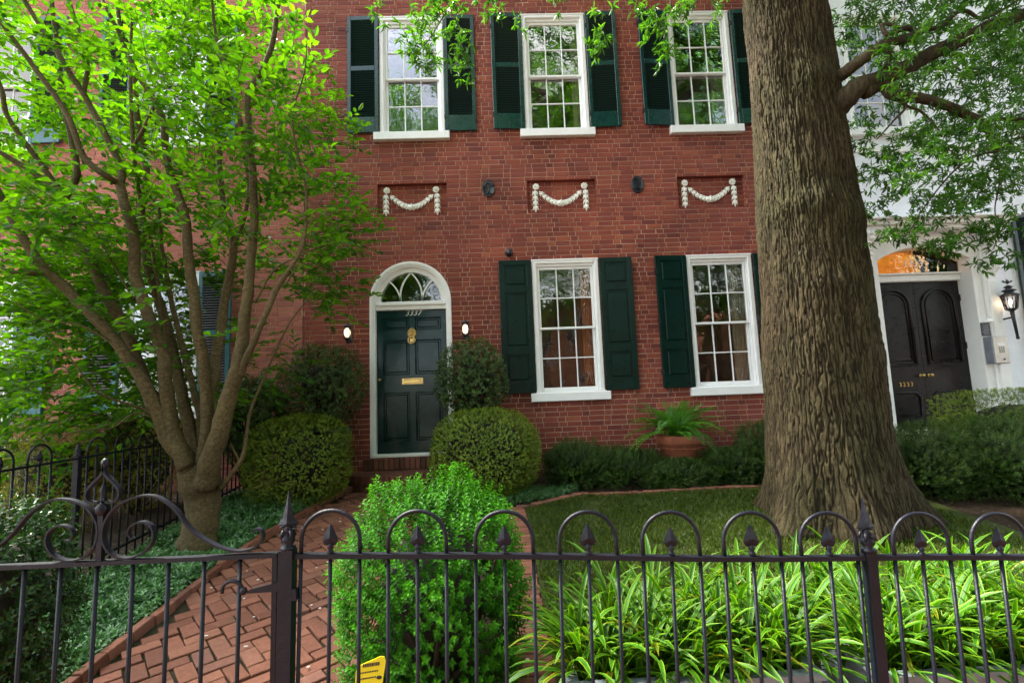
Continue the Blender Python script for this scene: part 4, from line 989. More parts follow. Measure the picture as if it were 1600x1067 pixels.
for zoff, nm in ((0, 'rail'), (-.86, 'rail')):
    for xa, xb in zip(posts[:-1], posts[1:]):
        mb = MB(); xs_ = np.linspace(xa+.022-(LEAN*.9 if zoff else 0), xb-.02-(LEAN*.9 if zoff else 0), 14)
        mb.tube([(x, 2+.004*math.sin(x*5), RAILX(x)+zoff+.004*math.sin((x-xa)*2.9)-.012) for x in xs_], 1, flat=(.016, .0085)); put(mb, nm)
def bar_at(x, top, r_=.0073):
    mb = MB(); zt = RAILX(x); jit = random.gauss(0, .003)
    mb.tube([(x-LEAN*zt+jit, 2, .06), (x-LEAN*.45+jit*.5, 2, zt*.5), (x, 2, top)], r_, 7); return mb
hx = [-.757, -.435, -.110, .206, .520, .830, 1.125, 1.484, 1.79, 2.10, 2.41, 2.72, 3.03, 3.34]
hoop_w = .216
for x in hx:
    if x+hoop_w > 3.6: continue
    zt = RAILX(x)
    for xx in (x, x+hoop_w): put(bar_at(xx, RAILX(xx)-.02), 'bar')
    mb = MB(); r_ = hoop_w/2; xc = x+r_; za, zb = RAILX(x)-.02, RAILX(x+hoop_w)-.02; zc = RAILX(xc)+.046
    mb.tube([(x, 2, za)]+[(xc-r_*math.cos(t), 2, zc+r_*.98*math.sin(t)) for t in np.linspace(0, math.pi, 22)]+[(x+hoop_w, 2, zb)], .0077, 8); put(mb, 'hoop')
    b_ = put(bar_at(xc, RAILX(xc)-.002), 'bar'); mb = MB(); spade_finial(mb, xc-.3+random.gauss(0, .001), RAILX(xc), 1.0+random.gauss(0, .04), 0); link('finial', mb.mesh('finial', M['iron']), b_)
mb = MB(); mb.box(-.83, -.80, 2.026, 2.05, .905, .955); mb.box(-.79, -.765, 1.975, 2.0, .91, .95); put(mb, 'latch')

# gate
gate = empty('iron_gate', (-1.49, 2, 0)); tag(gate, 'black wrought iron garden gate with scrolls on its top rail', 'gate'); GX = -1.49
def putg(mb, nm): mb.v = [(x-GX, y-2, z) for x, y, z in mb.v]; return mb.build(nm, M['iron'], gate)
gl, gr_ = -2.14, -.852; gzr = lambda x: 1.068
mb = MB(); mb.tube([(gl, 2, .08), (gl, 2, 1.068)], 1, flat=(.012, .009)); putg(mb, 'stile'); mb = MB(); mb.tube([(gr_, 2, .08), (gr_+.002, 2, 1.060)], 1, flat=(.012, .009)); putg(mb, 'stile')
mb = MB(); mb.tube([(gl-.009, 2, 1.068), (gr_+.011, 2, 1.068)], 1, flat=(.016, .0075)); putg(mb, 'rail')
mb = MB(); mb.tube([(gl, 2, .12), (gr_, 2, .12)], 1, flat=(.012, .008)); putg(mb, 'rail')
mb = MB(); mb.tube([(gl+.01, 2, .40), (gr_-.009, 2, .40)], 1, flat=(.011, .006)); putg(mb, 'rail')
for k in range(1, 10):
    x = gr_-.1295*k
    if x > gl+.06: mb = MB(); mb.tube([(x-.003+random.gauss(0, .001), 2, .12), (x, 2, 1.06)], .0078, 7); putg(mb, 'bar')
PX = lambda px, py: (GX+(px-460)*.002483/2.908*1.0, 1.078-(py-500)*.002500/2.908)       # measured outline of the scrollwork, metres
def scroll(pts, nm='scroll', r0=1.0, mirror=False, taper=.45):
    q = spline([np.array([*PX(a, b)]) for a, b in pts], 6)
    P3 = [((2*GX-p[0]) if mirror else p[0], 2.0, p[1]) for p in q]; n_ = len(P3)
    rad = [r0*(1-taper*max(0, (i/n_-.8)/.2)) for i in range(n_)]
    mb = MB(); mb.tube(P3, rad, flat=(.0120, .0034)); putg(mb, nm)
sc = [(1112, 412), (1128, 400), (1150, 412), (1150, 448), (1110, 480), (1040, 488), (950, 460), (850, 395), (770, 300), (690, 247), (610, 243), (530, 275), (482, 335), (470, 400), (490, 455), (535, 490), (595, 497), (655, 470), (686, 420), (676, 372), (635, 350), (592, 362), (576, 392), (590, 415), (612, 412)]
scroll(sc); scroll(sc, mirror=True)
mb = MB(); mb.tube([(GX, 2, 1.075), (GX, 2, 1.30)], 1, flat=(.010, .010)); mb.lathe([(.010, .0), (.022, .012), (.025, .03), (.012, .045), (.010, .075), (.013, .09), (.005, .115), (0, .12)], (GX, 2, 1.235), 10); putg(mb, 'finial')
hp = [(500, 262), (478, 258), (452, 262), (420, 250), (414, 215), (440, 180), (478, 140), (488, 95)]
def heart(m_):
    q = spline([np.array([*PX(a-24, b)]) for a, b in hp], 6); mb = MB(); mb.tube([((2*GX-p[0]) if m_ else p[0], 2.0, p[1]) for p in q], 1, flat=(.011, .0042)); putg(mb, 'scroll')
heart(False); heart(True)
mb = MB(); ball(mb, (GX, 2.0, 1.425), .013, 1, 1, 1.5, 8); putg(mb, 'knob')
mb = MB(); sp = [(1010, 640), (1000, 660), (1020, 668), (992, 655), (998, 625), (1030, 607), (1065, 620), (1082, 650)]
q = spline([np.array([*PX(a, b)]) for a, b in sp[3:]], 5); mb.tube([(p[0], 1.985, p[1]) for p in q], .0065, 6)
a, b = PX(1082, 650); e = PX(1270, 630); ball(mb, (a, 1.985, b), .014, n=6); mb.add([(a, 1.98, b-.006), (a+.03, 1.98, b-.008), (e[0], 1.98, e[1]-.022), (e[0], 1.98, e[1]+.016), (a+.03, 1.98, b+.006), (a, 1.990, b-.006), (a+.03, 1.990, b-.008), (e[0], 1.990, e[1]-.022), (e[0], 1.990, e[1]+.016), (a+.03, 1.990, b+.006)], [(0, 1, 4), (1, 2, 3, 4), (5, 9, 6), (6, 9, 8, 7), (1, 6, 7, 2), (4, 3, 8, 9), (2, 7, 8, 3)]); putg(mb, 'strap_hinge')
gp_ = MB(); gp_.box(-.026, .026, -.026, .026, -.05, 1.10); o = gp_.build('gate_post', M['iron'], None, (-2.20, 2, 0)); tag(o, 'square iron gate post at the left end of the scrolled gate', 'post')
mb = MB(); spear_finial(mb, 0, 1.10, 0); mb.build('finial', M['iron'], o)

# side fence between the two gardens
sf = empty('iron_fence', (-3.47, 4.6, 0)); tag(sf, 'black iron hoop-top side fence between the two gardens, behind the spreading tree', 'fence')
def puts(mb, nm, parent=None): mb.v = [(x+3.47, y-4.6, z) for x, y, z in mb.v]; return mb.build(nm, M['iron'], parent or sf)
SX = -3.47; RZ = lambda y: 1.15+.027*y
mb = MB(); mb.tube([(SX, y, RZ(y)) for y in (2.2, 4, 5.5, 7.3)], 1, flat=(.014, .008)); mb.v = [(SX+(x-SX), y, z) for x, y, z in mb.v]; puts(mb, 'rail')
mb = MB(); mb.tube([(SX, y, gz(y)+.14) for y in (2.2, 4, 5.5, 7.3)], 1, flat=(.014, .008)); puts(mb, 'rail')
for yp in (2.3, 4.36, 6.42, 7.3):
    mb = MB(); mb.box(SX-.022, SX+.022, yp-.022, yp+.022, 0, RZ(yp)+.015); po = puts(mb, 'post'); mb = MB()
    mb.lathe([(.02, 0), (.03, .015), (.015, .03), (.026, .05), (.015, .07), (.0, .12)], (SX, yp, RZ(yp)+.01), 10); puts(mb, 'finial', po)
y = 2.36
while y < 7.2:
    if all(abs(y+.1-yp) > .14 for yp in (2.3, 4.36, 6.42)):
        for yy in (y, y+.2): mb = MB(); mb.tube([(SX, yy, gz(yy)-.02), (SX, yy, RZ(yy))], .008, 6); puts(mb, 'bar')
        mb = MB(); mb.tube([(SX, y, RZ(y))]+[(SX, y+.1-.1*math.cos(t), RZ(y)+.05+.1*math.sin(t)) for t in np.linspace(0, math.pi, 14)]+[(SX, y+.2, RZ(y+.2))], .0082, 7); puts(mb, 'hoop')
        mb = MB(); mb.tube([(SX, y+.1, gz(y)-.02), (SX, y+.1, RZ(y+.1))], .008, 6); b_ = puts(mb, 'bar'); mb = MB(); spade_finial(mb, SX, RZ(y+.1), 1.0, y+.1, (0, 1)); puts(mb, 'finial', b_)
        y += .31
    else: y += .06
# low railing beside the right neighbour's steps
lr = empty('low_railing', (5.6, 6.7, 0)); tag(lr, 'low black hoop railing between the oak and the black double door', 'railing')
for q in range(6):
    x = -.35+.26*q; mb = MB(); z0_ = .4; zt = 1.0-.02*q
    mb.tube([(x, 0, z0_), (x, 0, zt)]+[(x+.09-.09*math.cos(t), 0, zt+.09*math.sin(t)) for t in np.linspace(0, math.pi, 12)]+[(x+.18, 0, zt), (x+.18, 0, z0_)], .009, 6); mb.build('hoop', M['iron'], lr)
    mb = MB(); mb.tube([(x+.09, 0, z0_), (x+.09, 0, zt-.02)], .007, 6); mb.build('bar', M['iron'], lr)
mb = MB(); mb.tube([(-.45, 0, .97), (1.4, 0, .86)], .012, 6); mb.build('rail', M['iron'], lr)

# ------------------------------------------------------------------ planters with variegated lily turf
def planter(x0, x1, label):
    p = empty('planter', ((x0+x1)/2, 2.42, 0)); tag(p, label, 'planter', None); w = (x1-x0)/2; mb = MB(); H = .43-.025*(x0 > 1)
    for (a, b, c, d_) in ((-w, w, -.22, -.195), (-w, w, .195, .22), (-w, -w+.025, -.195, .195), (w-.025, w, -.195, .195)): mb.box(a, b, c, d_, 0, H)
    mb.build('trough', M['planter'], p); mb = MB()
    for (a, b, c, d_) in ((-w-.015, w+.015, -.235, -.185), (-w-.015, w+.015, .185, .235), (-w-.015, -w+.035, -.185, .185), (w-.035, w+.015, -.185, .185)): mb.box(a, b, c, d_, H+.001, H+.025)
    mb.build('rim', M['planter'], p); mb = MB(); mb.box(-w+.03, w-.03, -.19, .19, .05, H-.04); mb.build('soil', M['soil'], p); return p
planter(.25, 1.27, 'long grey trough planter behind the fence, left of the second fence post'); planter(1.53, 2.62, 'long grey trough planter at the right edge, right of the second fence post'); 
def blade_mesh(Ln, Wd, droop, fold, tone, twist=0):
    n_ = 9; V = []; T = []; E_ = []; a = 0; x = z = 0; st = Ln/(n_-1)
    for i in range(n_):
        t = i/(n_-1); w = Wd*(min(1, t*7+.45))*(1-max(0, (t-.72)/.28)**2.2*.96)
        ca = math.cos(twist*t); sa = math.sin(twist*t)
        for k, e_ in ((-1, 1), (-.5, .25), (0, 0), (.5, .25), (1, 1)):
            yy = k*w/2; zz = abs(k)*w*fold
            V.append((x - math.cos(a)*zz*0 - math.sin(a)*(zz+yy*sa), yy*ca, z + math.cos(a)*(zz+yy*sa))); E_.append(e_); T.append(tone)
        x += math.sin(a)*st; z += math.cos(a)*st; a += droop/(n_-1)*(.5+1.0*t)*1.0
    F = [(i*5+k, i*5+k+1, (i+1)*5+k+1, (i+1)*5+k) for i in range(n_-1) for k in range(4)]
    return np_mesh('blade', np.array(V), np.array(F), M['blade'], np.array(T), True, {'edge': np.array(E_)})
bm = []
for q in range(26):
    tn = random.random()*.84 if q < 24 else .97
    bm.append(blade_mesh(random.uniform(.30, .46), random.uniform(.016, .026), random.uniform(.9, 2.4), .22, tn, random.uniform(-.5, .5)))
spots = []
for x in np.linspace(.31, 1.22, 7): spots.append((x, 2.33, 0)); spots.append((x+.05, 2.52, 0))
for x in np.linspace(1.60, 2.56, 7): spots.append((x, 2.33, 1)); spots.append((x+.05, 2.52, 1))
for x in np.linspace(.55, 2.7, 10): spots.append((x, 2.93+.06*math.sin(x*7), 2))
nm_pos = ['at the left end of the left planter', 'in the left planter', 'in the right planter', 'rooted in the bed behind the planters']
for i, (x, y_, k) in enumerate(spots):
    z_ = .40-.025*(k == 1) if k < 2 else .36
    c = empty('lily_turf', (x, y_, z_), 0)
    ordn = ('leftmost', 'second', 'third', 'fourth', 'fifth', 'sixth', 'seventh', 'eighth', 'ninth', 'rightmost')
    if k < 2:
        c_i = (i % 14)//2; row_ = ('front', 'back')[i % 2]; w0 = 'leftmost' if c_i == 0 else 'rightmost' if c_i == 6 else ordn[c_i]+' from left'
        lab = 'yellow-edged lily turf clump, '+w0+' in the '+row_+' row of the '+('left', 'right')[k]+' planter'
    else: c_i = i-28; lab = 'tall yellow-edged lily turf clump, '+(ordn[c_i] if c_i in (0, 9) else ordn[c_i]+' from left')+' of those rooted behind the planters'
    tag(c, lab, 'plant', ('lily turf clumps in the left planter', 'lily turf clumps in the right planter', 'lily turf clumps behind the planters')[k])
    nb_ = 54 if k < 2 else 46
    for q in range(nb_):
        az = random.uniform(0, 2*math.pi); lean = abs(random.gauss(.32, .26)) if q > 10 else random.uniform(.8, 1.25)
        if k == 0 and i < 2 and q % 3 == 0: az = random.uniform(2.4, 3.8)
        if k < 2 and y_ < 2.4 and math.sin(az) < -.3 and lean > .5: lean *= .8
        o = link('blade', bm[random.randrange(24)] if random.random() > .035 else bm[24+random.randrange(2)], c, (random.gauss(0, .035), random.gauss(0, .03), random.uniform(-.02, .02)))
        o.rotation_euler = (0, lean, az); s = random.uniform(.75, 1.12) if k < 2 else random.uniform(.9, 1.25); o.scale = (s, random.uniform(.85, 1.15), s)
# yellow lawn marker sign in the foot of the boxwood
ys = empty('yard_sign', (-.545, 2.18, .56)); tag(ys, 'small yellow plastic marker sign with black print at the foot of the bright boxwood', 'sign')
mb = MB(); pts = [(-.055, -.10), (.045, -.085), (.052, .035), (.045, .05), (.03, .052), (-.05, .02), (-.06, .0)]; mb.prism(pts, -.002, .002); bd = mb.build('board', M['yellow'], ys, None, (R(-8), R(6), R(10)))
mb = MB()
for r_, (a, b) in enumerate(((-.035, .028), (-.045, .022), (-.048, .018), (-.05, -.005), (-.05, .02))):
    x = a; zz = .012-.021*r_
    while x < b:
        w = random.uniform(.003, .006); mb.box(x, x+w, -.0032, -.0021, zz+.10*(x+.05)*1.2, zz+.10*(x+.05)*1.2+(.012 if r_ in (0, 4) else .005)); x += w+.0016
ball(mb, (.032, -.0025, -.022), .010, 1.1, .12, .7, 6); mb.build('print', M['ink'], bd)
mb = MB(); mb.tube([(0, .004, .0), (0, .004, -.52)], .004, 5); mb.build('stake', M['iron'], ys)

# ------------------------------------------------------------------ shrubs
def superq(n_, n_exp, lump=.06, seed=0, top_only=-.95):
    u = rvec(int(n_*1.3)); u = u[u[:, 2] > top_only][:n_]
    s = (np.abs(u)**n_exp).sum(1)**(-1/n_exp); p = u*s[:, None]
    nr = unit(np.sign(u)*np.abs(p)**(n_exp-1))
    off = np.array([mnoise.noise(Vector((a[0]*2.2+seed, a[1]*2.2, a[2]*2.2)))+.5*mnoise.noise(Vector((a[0]*6+seed, a[1]*6, a[2]*6))) for a in p])
    return p*(1+lump*off)[:, None], nr, off
def shoots(P0, D, k, sp, L, W, jit=.5, tone=None, tipL=1.0, decus=True):
    """k leaf pairs up each shoot, crossing at right angles"""
    n_ = len(P0); pos = []; dd = []; nn = []; LL = []; WW = []; TT = []
    D = unit(D); a1 = unit(np.cross(D, rvec(n_))); a2 = np.cross(D, a1); tn = rng.random(n_) if tone is None else tone
    for i in range(k):
        ax = a1 if i % 2 == 0 else a2
        for s in (-1, 1):
            pos.append(P0 + D*(sp*i)[:, None] if hasattr(sp, '__len__') else P0+D*sp*i)
            d_ = unit(ax*s + D*(.35+.5*i/k) + rng.normal(0, .22*jit, (n_, 3))); dd.append(d_); nn.append(unit(D + rng.normal(0, .3*jit, (n_, 3))))
            f = 1-.35*(i/k)*tipL; LL.append(L*f*rng.uniform(.8, 1.15, n_)); WW.append(W*f*rng.uniform(.85, 1.15, n_)); TT.append(np.clip(tn*.7+.3*i/max(1, k-1)+rng.normal(0, .08, n_), 0, 1))
    return [np.concatenate(a) for a in (pos, dd, nn, LL, WW, TT)]
def stems_part(parent, base, tops, r0, m='twig', name='stem'):
    mb = MB()
    for t in tops:
        mid = ((base[0]+t[0])/2+random.gauss(0, .03), (base[1]+t[1])/2+random.gauss(0, .03), (base[2]+t[2])/2); mb.tube([base, mid, t], [r0, r0*.7, r0*.35], 5)
    return mb.build(name, M[m], parent)
def bush(name, c, rad, label, cat, m, n_sh, k, sp, L, W, nexp=2.6, lump=.07, depth=.22, shape=DIAM, up=.35, seed=0, core=.72, group=None, jit=.6, base=None, bias=None, stemr=.02):
    b = empty(name, (c[0], c[1], base if base is not None else c[2]-rad[2])); z0_ = b.location.z
    tag(b, label, cat, group); rad = np.array(rad)
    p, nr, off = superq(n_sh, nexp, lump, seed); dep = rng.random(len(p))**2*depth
    if bias is not None: sel = np.array([bias(q) for q in p]); p, nr, off, dep = p[sel], nr[sel], off[sel], dep[sel]
    P0 = p*(1-dep)[:, None]*rad + np.array([0, 0, c[2]-z0_]); D = nr/rad; D = unit(D)+np.array([0, 0, up])
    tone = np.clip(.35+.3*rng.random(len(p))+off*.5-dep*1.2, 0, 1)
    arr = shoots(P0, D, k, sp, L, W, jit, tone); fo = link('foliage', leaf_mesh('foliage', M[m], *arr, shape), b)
    fo['kind'] = 'stuff'
    if core:   # added lumpy dark core standing in for inner foliage, stops light passing through
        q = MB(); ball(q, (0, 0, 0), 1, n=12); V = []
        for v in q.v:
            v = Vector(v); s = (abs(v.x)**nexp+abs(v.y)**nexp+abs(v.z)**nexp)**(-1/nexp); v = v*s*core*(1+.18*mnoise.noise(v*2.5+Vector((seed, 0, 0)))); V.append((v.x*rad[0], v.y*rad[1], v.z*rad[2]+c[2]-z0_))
        q.v = V; q.build('light_block_core', M['core'], b)
    stems_part(b, (0, 0, 0), [tuple(P0[i]*.9) for i in rng.integers(0, len(P0), 14)], stemr)
    return b
bush('boxwood', (-.385, 2.86, .60), (.445, .42, .565), 'tall bright green boxwood just behind the fence, beside the walk', 'shrub', 'leaf_box', 3000, 5, .015, .028, .016, 2.7, .13, .32, OVAL, .75, 1, .55, base=.08)
bush('boxwood', (-2.47, 6.45, .985), (.60, .50, .53), 'round clipped boxwood left of the brick steps', 'shrub', 'leaf_ball', 6500, 3, .012, .020, .014, 2.8, .08, .34, OVAL, .25, 2, .5, group=None, base=.42)
bush('boxwood', (-.20, 6.45, .985), (.655, .52, .52), 'wide clipped boxwood mound right of the brick steps', 'shrub', 'leaf_ball', 8500, 3, .012, .020, .014, 2.6, .06, .26, OVAL, .25, 3, .68, base=.42)
def potted(xc, label, ulabel, rx, seed):
    u = empty('garden_urn', (xc, 7.02, .49)); tag(u, ulabel, 'urn'); mb = MB()
    mb.lathe([(.20, 0), (.21, .03), (.14, .07), (.09, .14), (.085, .20), (.14, .25), (.24, .36), (.30, .55), (.33, .74), (.40, .80), (.41, .83), (.36, .84), (.31, .80), (0, .78)], (0, 0, 0), 24); mb.build('bowl', M['cast'], u)
    mb = MB(); mb.box(-.24, .24, -.24, .24, -.06, .0); mb.build('plinth', M['step_brick'], u)
    bush('potted_shrub', (xc, 7.0, 1.90), (rx, .42, .53), label, 'shrub', 'leaf_dark', 1500, 3, .020, .042, .022, 2.3, .10, .45, OVAL, .3, seed, .50, base=1.29, stemr=.025)
potted(-2.40, 'glossy dark leaved shrub in the urn left of the arched door', 'black garden urn left of the arched door, half hidden by clipped boxwood', .56, 4)
potted(-.37, 'dark rounded shrub in the urn between the door and the lower window', 'black garden urn right of the arched door, behind the clipped mound', .46, 5)
# other shrubs
bush('dark_shrub', (-2.354, 2.550, 0.711), (.22, .30, .48), 'dark glossy shrub in the bottom left corner behind the gate', 'shrub', 'leaf_shade', 1300, 4, .02, .034, .018, 2.4, .12, .35, OVAL, .4, 6, .6, base=.06)
bush('boxwood', (-4.410, 6.400, 1.092), (.55, .45, .62), 'yellow-green boxwood behind the side fence, left of the spreading tree', 'shrub', 'leaf_gold', 4200, 3, .012, .022, .012, 2.3, .08, .3, DIAM, .2, 7, .72, base=.42)
bush('boxwood', (-4.767, 5.700, 0.947), (.60, .45, .60), 'loose olive boxwood behind the side fence near the stone stoop', 'shrub', 'leaf_gold', 3800, 3, .012, .022, .012, 2.2, .14, .4, DIAM, .2, 8, .6, base=.35)
bush('green_shrub', (-6.218, 6.300, 1.286), (.6, .5, .6), 'green shrub below the far left teal shutter', 'shrub', 'leaf_box', 1500, 3, .02, .035, .018, 2.2, .12, .4, DIAM, .3, 9, .6, base=.4)
bush('laurel_shrub', (-3.333, 7.000, 1.489), (.42, .36, .52), 'broad leaved laurel between the spreading tree and the clipped boxwood', 'shrub', 'leaf_dark', 520, 4, .03, .085, .034, 2.1, .12, .5, OVAL, .4, 10, None, base=.48)
bush('hedge', (6.75, 6.45, 1.00), (1.12, .36, .50), 'flat-topped clipped hedge in front of the black double door', 'hedge', 'leaf_ball', 6500, 3, .012, .022, .013, 5.5, .05, .3, DIAM, .2, 11, .6, base=.42)
def yew(c, rad, label, n_, seed, base, group=None):
    rz = rad[2]*.62; random.seed(seed+40)
    return bush('yew_shrub', (c[0], c[1], base+rz*.78), (rad[0]*1.12, rad[1]*1.1, rz), label, 'shrub', 'leaf_yew', n_*6, 6, .012, .031, .0095, 2.0, .34, .55, DIAM, .55, seed*3.3, .45, jit=.9, base=base, stemr=.014)
yew((.98, 6.92, 0), (.42, .36, .50), 'low feathery yew shrub right of the wide clipped mound', 420, 1, .47)
yew((1.62, 6.90, 0), (.46, .36, .40), 'low feathery yew shrub under the left lower window', 420, 2, .47)
yew((2.28, 6.68, 0), (.40, .26, .26), 'low feathery yew shrub in front of the terracotta pot', 380, 3, .46)
yew((3.02, 6.80, 0), (.40, .30, .36), 'low feathery yew shrub right of the terracotta pot', 440, 4, .47)
yew((3.70, 6.88, 0), (.52, .38, .66), 'feathery yew shrub under the window beside the oak trunk', 520, 5, .47)
yew((4.85, 6.0, 0), (.62, .5, .68), 'dark yew shrub just right of the oak trunk', 760, 6, .38)
yew((5.75, 5.75, 0), (.80, .6, .78), 'broad dark yew shrub in front of the clipped hedge', 980, 7, .36)
yew((6.5, 5.1, 0), (.6, .5, .55), 'dark yew shrub at the right edge behind the planters', 600, 8, .3)
# terracotta pot with fern
pt_ = empty('terracotta_pot', (2.43, 7.02, .47)); tag(pt_, 'large terracotta pot under the lower windows, behind the yews', 'pot')
mb = MB(); mb.lathe([(.0, 0), (.20, 0), (.205, .02), (.275, .46), (.30, .47), (.315, .50), (.315, .57), (.30, .59), (.27, .585), (.26, .53), (0, .52)], (0, 0, 0), 28); mb.build('bowl', M['terracotta'], pt_)
mb = MB(); 
for k in range(28):
    a = 2*math.pi*k/28; a2 = 2*math.pi*(k+1)/28; mb.tube([(.268*math.cos(a), .268*math.sin(a), .42), (.268*math.cos(a2), .268*math.sin(a2), .42)], .008, 5)
mb.build('moulding', M['terracotta'], pt_)
fe = empty('fern', (2.40, 6.98, 1.0)); tag(fe, 'bright green fern growing in the terracotta pot', 'fern')
def frond(Ln, droop, seed):
    n_ = 24; pos, d_, nr, LL, WW = [], [], [], [], []; x = z = 0; a = .25; st = Ln/n_; mb = MB(); line = []
    for i in range(n_+1):
        line.append((x, 0, z)); t = i/n_
        w = .085*math.sin(math.pi*min(1, t*.93+.09))**.8
        if i > 1:
            for s in (-1, 1): pos.append((x, 0, z)); d_.append((math.sin(a)*.35, s, math.cos(a)*.35-.12)); nr.append((-math.cos(a), 0, math.sin(a))); LL.append(w*random.uniform(.85, 1.1)); WW.append(.021)
        x += math.sin(a)*st; z += math.cos(a)*st; a += droop/n_
    V, F = leaf_arrays(np.array(pos), np.array(d_, float), np.array(nr, float), np.array(LL), np.array(WW), DIAM)
    V2 = []; F2 = []
    for i, p in enumerate(line): r_ = .0035*(1-i/n_*.7); V2 += [(p[0], -r_, p[2]), (p[0], r_, p[2])]
    F2 = []
    for i in range(n_): F2 += [(2*i, 2*i+1, 2*i+3), (2*i, 2*i+3, 2*i+2)]
    Vt = np.concatenate([V, np.array(V2)]); Ft = np.concatenate([F, np.array(F2)+len(V)]); return np_mesh('frond', Vt, Ft, M['leaf_fern'], np.concatenate([np.full(len(V), random.random()), np.full(len(V2), .1)]))
fm = [frond(random.uniform(.62, .85), random.uniform(.9, 1.9), q) for q in range(12)]
for q in range(62):
    o = link('frond', random.choice(fm), fe, (random.gauss(0, .05), random.gauss(0, .05), 0)); az = random.uniform(0, 6.283); ln_ = random.uniform(0, .75)
    if math.sin(az) > .3: ln_ *= .4
    o.rotation_euler = (0, ln_, az); s = random.uniform(.9, 1.28); o.scale = (s, s, s)

# ground cover
def cover(name, label, inside, bx, n_, L, W, h, sd_=0):
    xs = rng.uniform(bx[0], bx[1], n_); ys = rng.uniform(bx[2], bx[3], n_); keep = np.array([inside(a, b) for a, b in zip(xs, ys)]); xs, ys = xs[keep], ys[keep]
    hh = np.array([h*(.75+.5*mnoise.noise(Vector((a*2.5, b*2.5, sd_)))) for a, b in zip(xs, ys)])*rng.uniform(.45, 1.05, len(xs))
    P0 = np.stack([xs, ys, np.array([gz(b) for b in ys])+hh-.03], 1); D = np.stack([rng.normal(0, .45, len(xs)), rng.normal(-.15, .45, len(xs)), np.full(len(xs), .9)], 1)
    arr = shoots(P0, D, 3, .016, L, W, .9, np.clip(.3+.5*rng.random(len(xs))+(hh-h*.6)*2, 0, 1)); arr[1][:, 2] -= .15
    tag(link(name, leaf_mesh(name, M['leaf_gc'], *arr, OVAL)), label, 'ground cover', kind='stuff')
trunkxy = (-2.87, 5.05)
cover('ground_cover', 'glossy periwinkle ground cover filling the bed left of the brick walk', lambda x, y: x < walk_left(y)-.07 and x > -3.44 and y < 6.9 and (x-trunkxy[0])**2+(y-trunkxy[1])**2 > .035 and (y > 3.1 or x > -3.1+.2*(y-2)), (-3.44, -1.9, 2.15, 7.0), 9500, .052, .022, .13, 1)
cover('ground_cover', 'small blue-green ground cover patch in front of the wide clipped mound', lambda x, y: y < 6.75 and y > 5.98+max(0, (x-.0))*.55 and x < .95 and x > -.55, (-.6, 1.0, 5.9, 6.8), 2600, .030, .011, .11, 5)
# fallen petals and bark bits on the walk and soil
mb = MB()
for q in range(110):
    y_ = random.uniform(2.9, 6.6); x = random.uniform(walk_left(y_)+.08, .2); mb.box(x, x+random.uniform(.008, .022), y_, y_+random.uniform(.006, .016), gz(y_)+.030, gz(y_)+.034, .5)
tag(mb.build('fallen_petals', M['petal']), 'scattered white petals fallen on the brick walk', 'petals', kind='stuff')
n_ = 9000; xs = rng.uniform(-9, 7, n_); ys_ = rng.uniform(2.1, 7.4, n_); sel = [i for i in range(n_) if not (walk_left(ys_[i])-.1 < xs[i] < .28) and not in_lawn(xs[i], ys_[i])]
xs, ys_ = xs[sel], ys_[sel]; n_ = len(xs); P0 = np.stack([xs, ys_, np.array([gz(b) for b in ys_])+.022], 1); D = np.stack([rng.normal(size=n_), rng.normal(size=n_), rng.normal(0, .25, n_)], 1)
M['litter'] = leaf_mat('dead_leaf', (.045, .028, .016), (.17, .12, .07), .1, .8)
tag(link('leaf_litter', leaf_mesh('leaf_litter', M['litter'], P0, D, np.tile([0, 0, 1.], (n_, 1))+rng.normal(0, .35, (n_, 3)), rng.uniform(.02, .05, n_), rng.uniform(.008, .02, n_), rng.random(n_))), 'brown leaf litter and mulch chips on the beds', 'leaf litter', kind='stuff')

# ------------------------------------------------------------------ spreading multi-stemmed tree on the left
lt = empty('spreading_tree', (-2.87, 5.05, .30)); tag(lt, 'smooth-barked multi-stemmed tree spreading over the left of the garden', 'tree')
LO = np.array(lt.location)
def limb(pts, rads, parent, name, m='smooth_bark', org=LO, sides=12, n=7, wob=.004):
    q = spline([np.array([*p, r_]) for p, r_ in zip(pts, rads)], n)
    mb = MB(); mb.tube([tuple(v[:3]-org+np.array(mnoise.noise_vector(Vector(v[:3])*3.5))*wob*6*min(1, v[3]/.06)) for v in q], [max(.003, v[3]*(1+.05*math.sin(i*1.7))) for i, v in enumerate(q)], sides)
    return mb.build(name, M[m], parent)
tk = limb([(-2.90, 5.08, .22), (-2.88, 5.07, .45), (-2.869, 5.100, 0.720), (-2.902, 5.100, 0.990), (-2.920, 5.100, 1.171)], [.215, .16, .15, .185, .11], lt, 'trunk', sides=24, n=6, wob=.006)
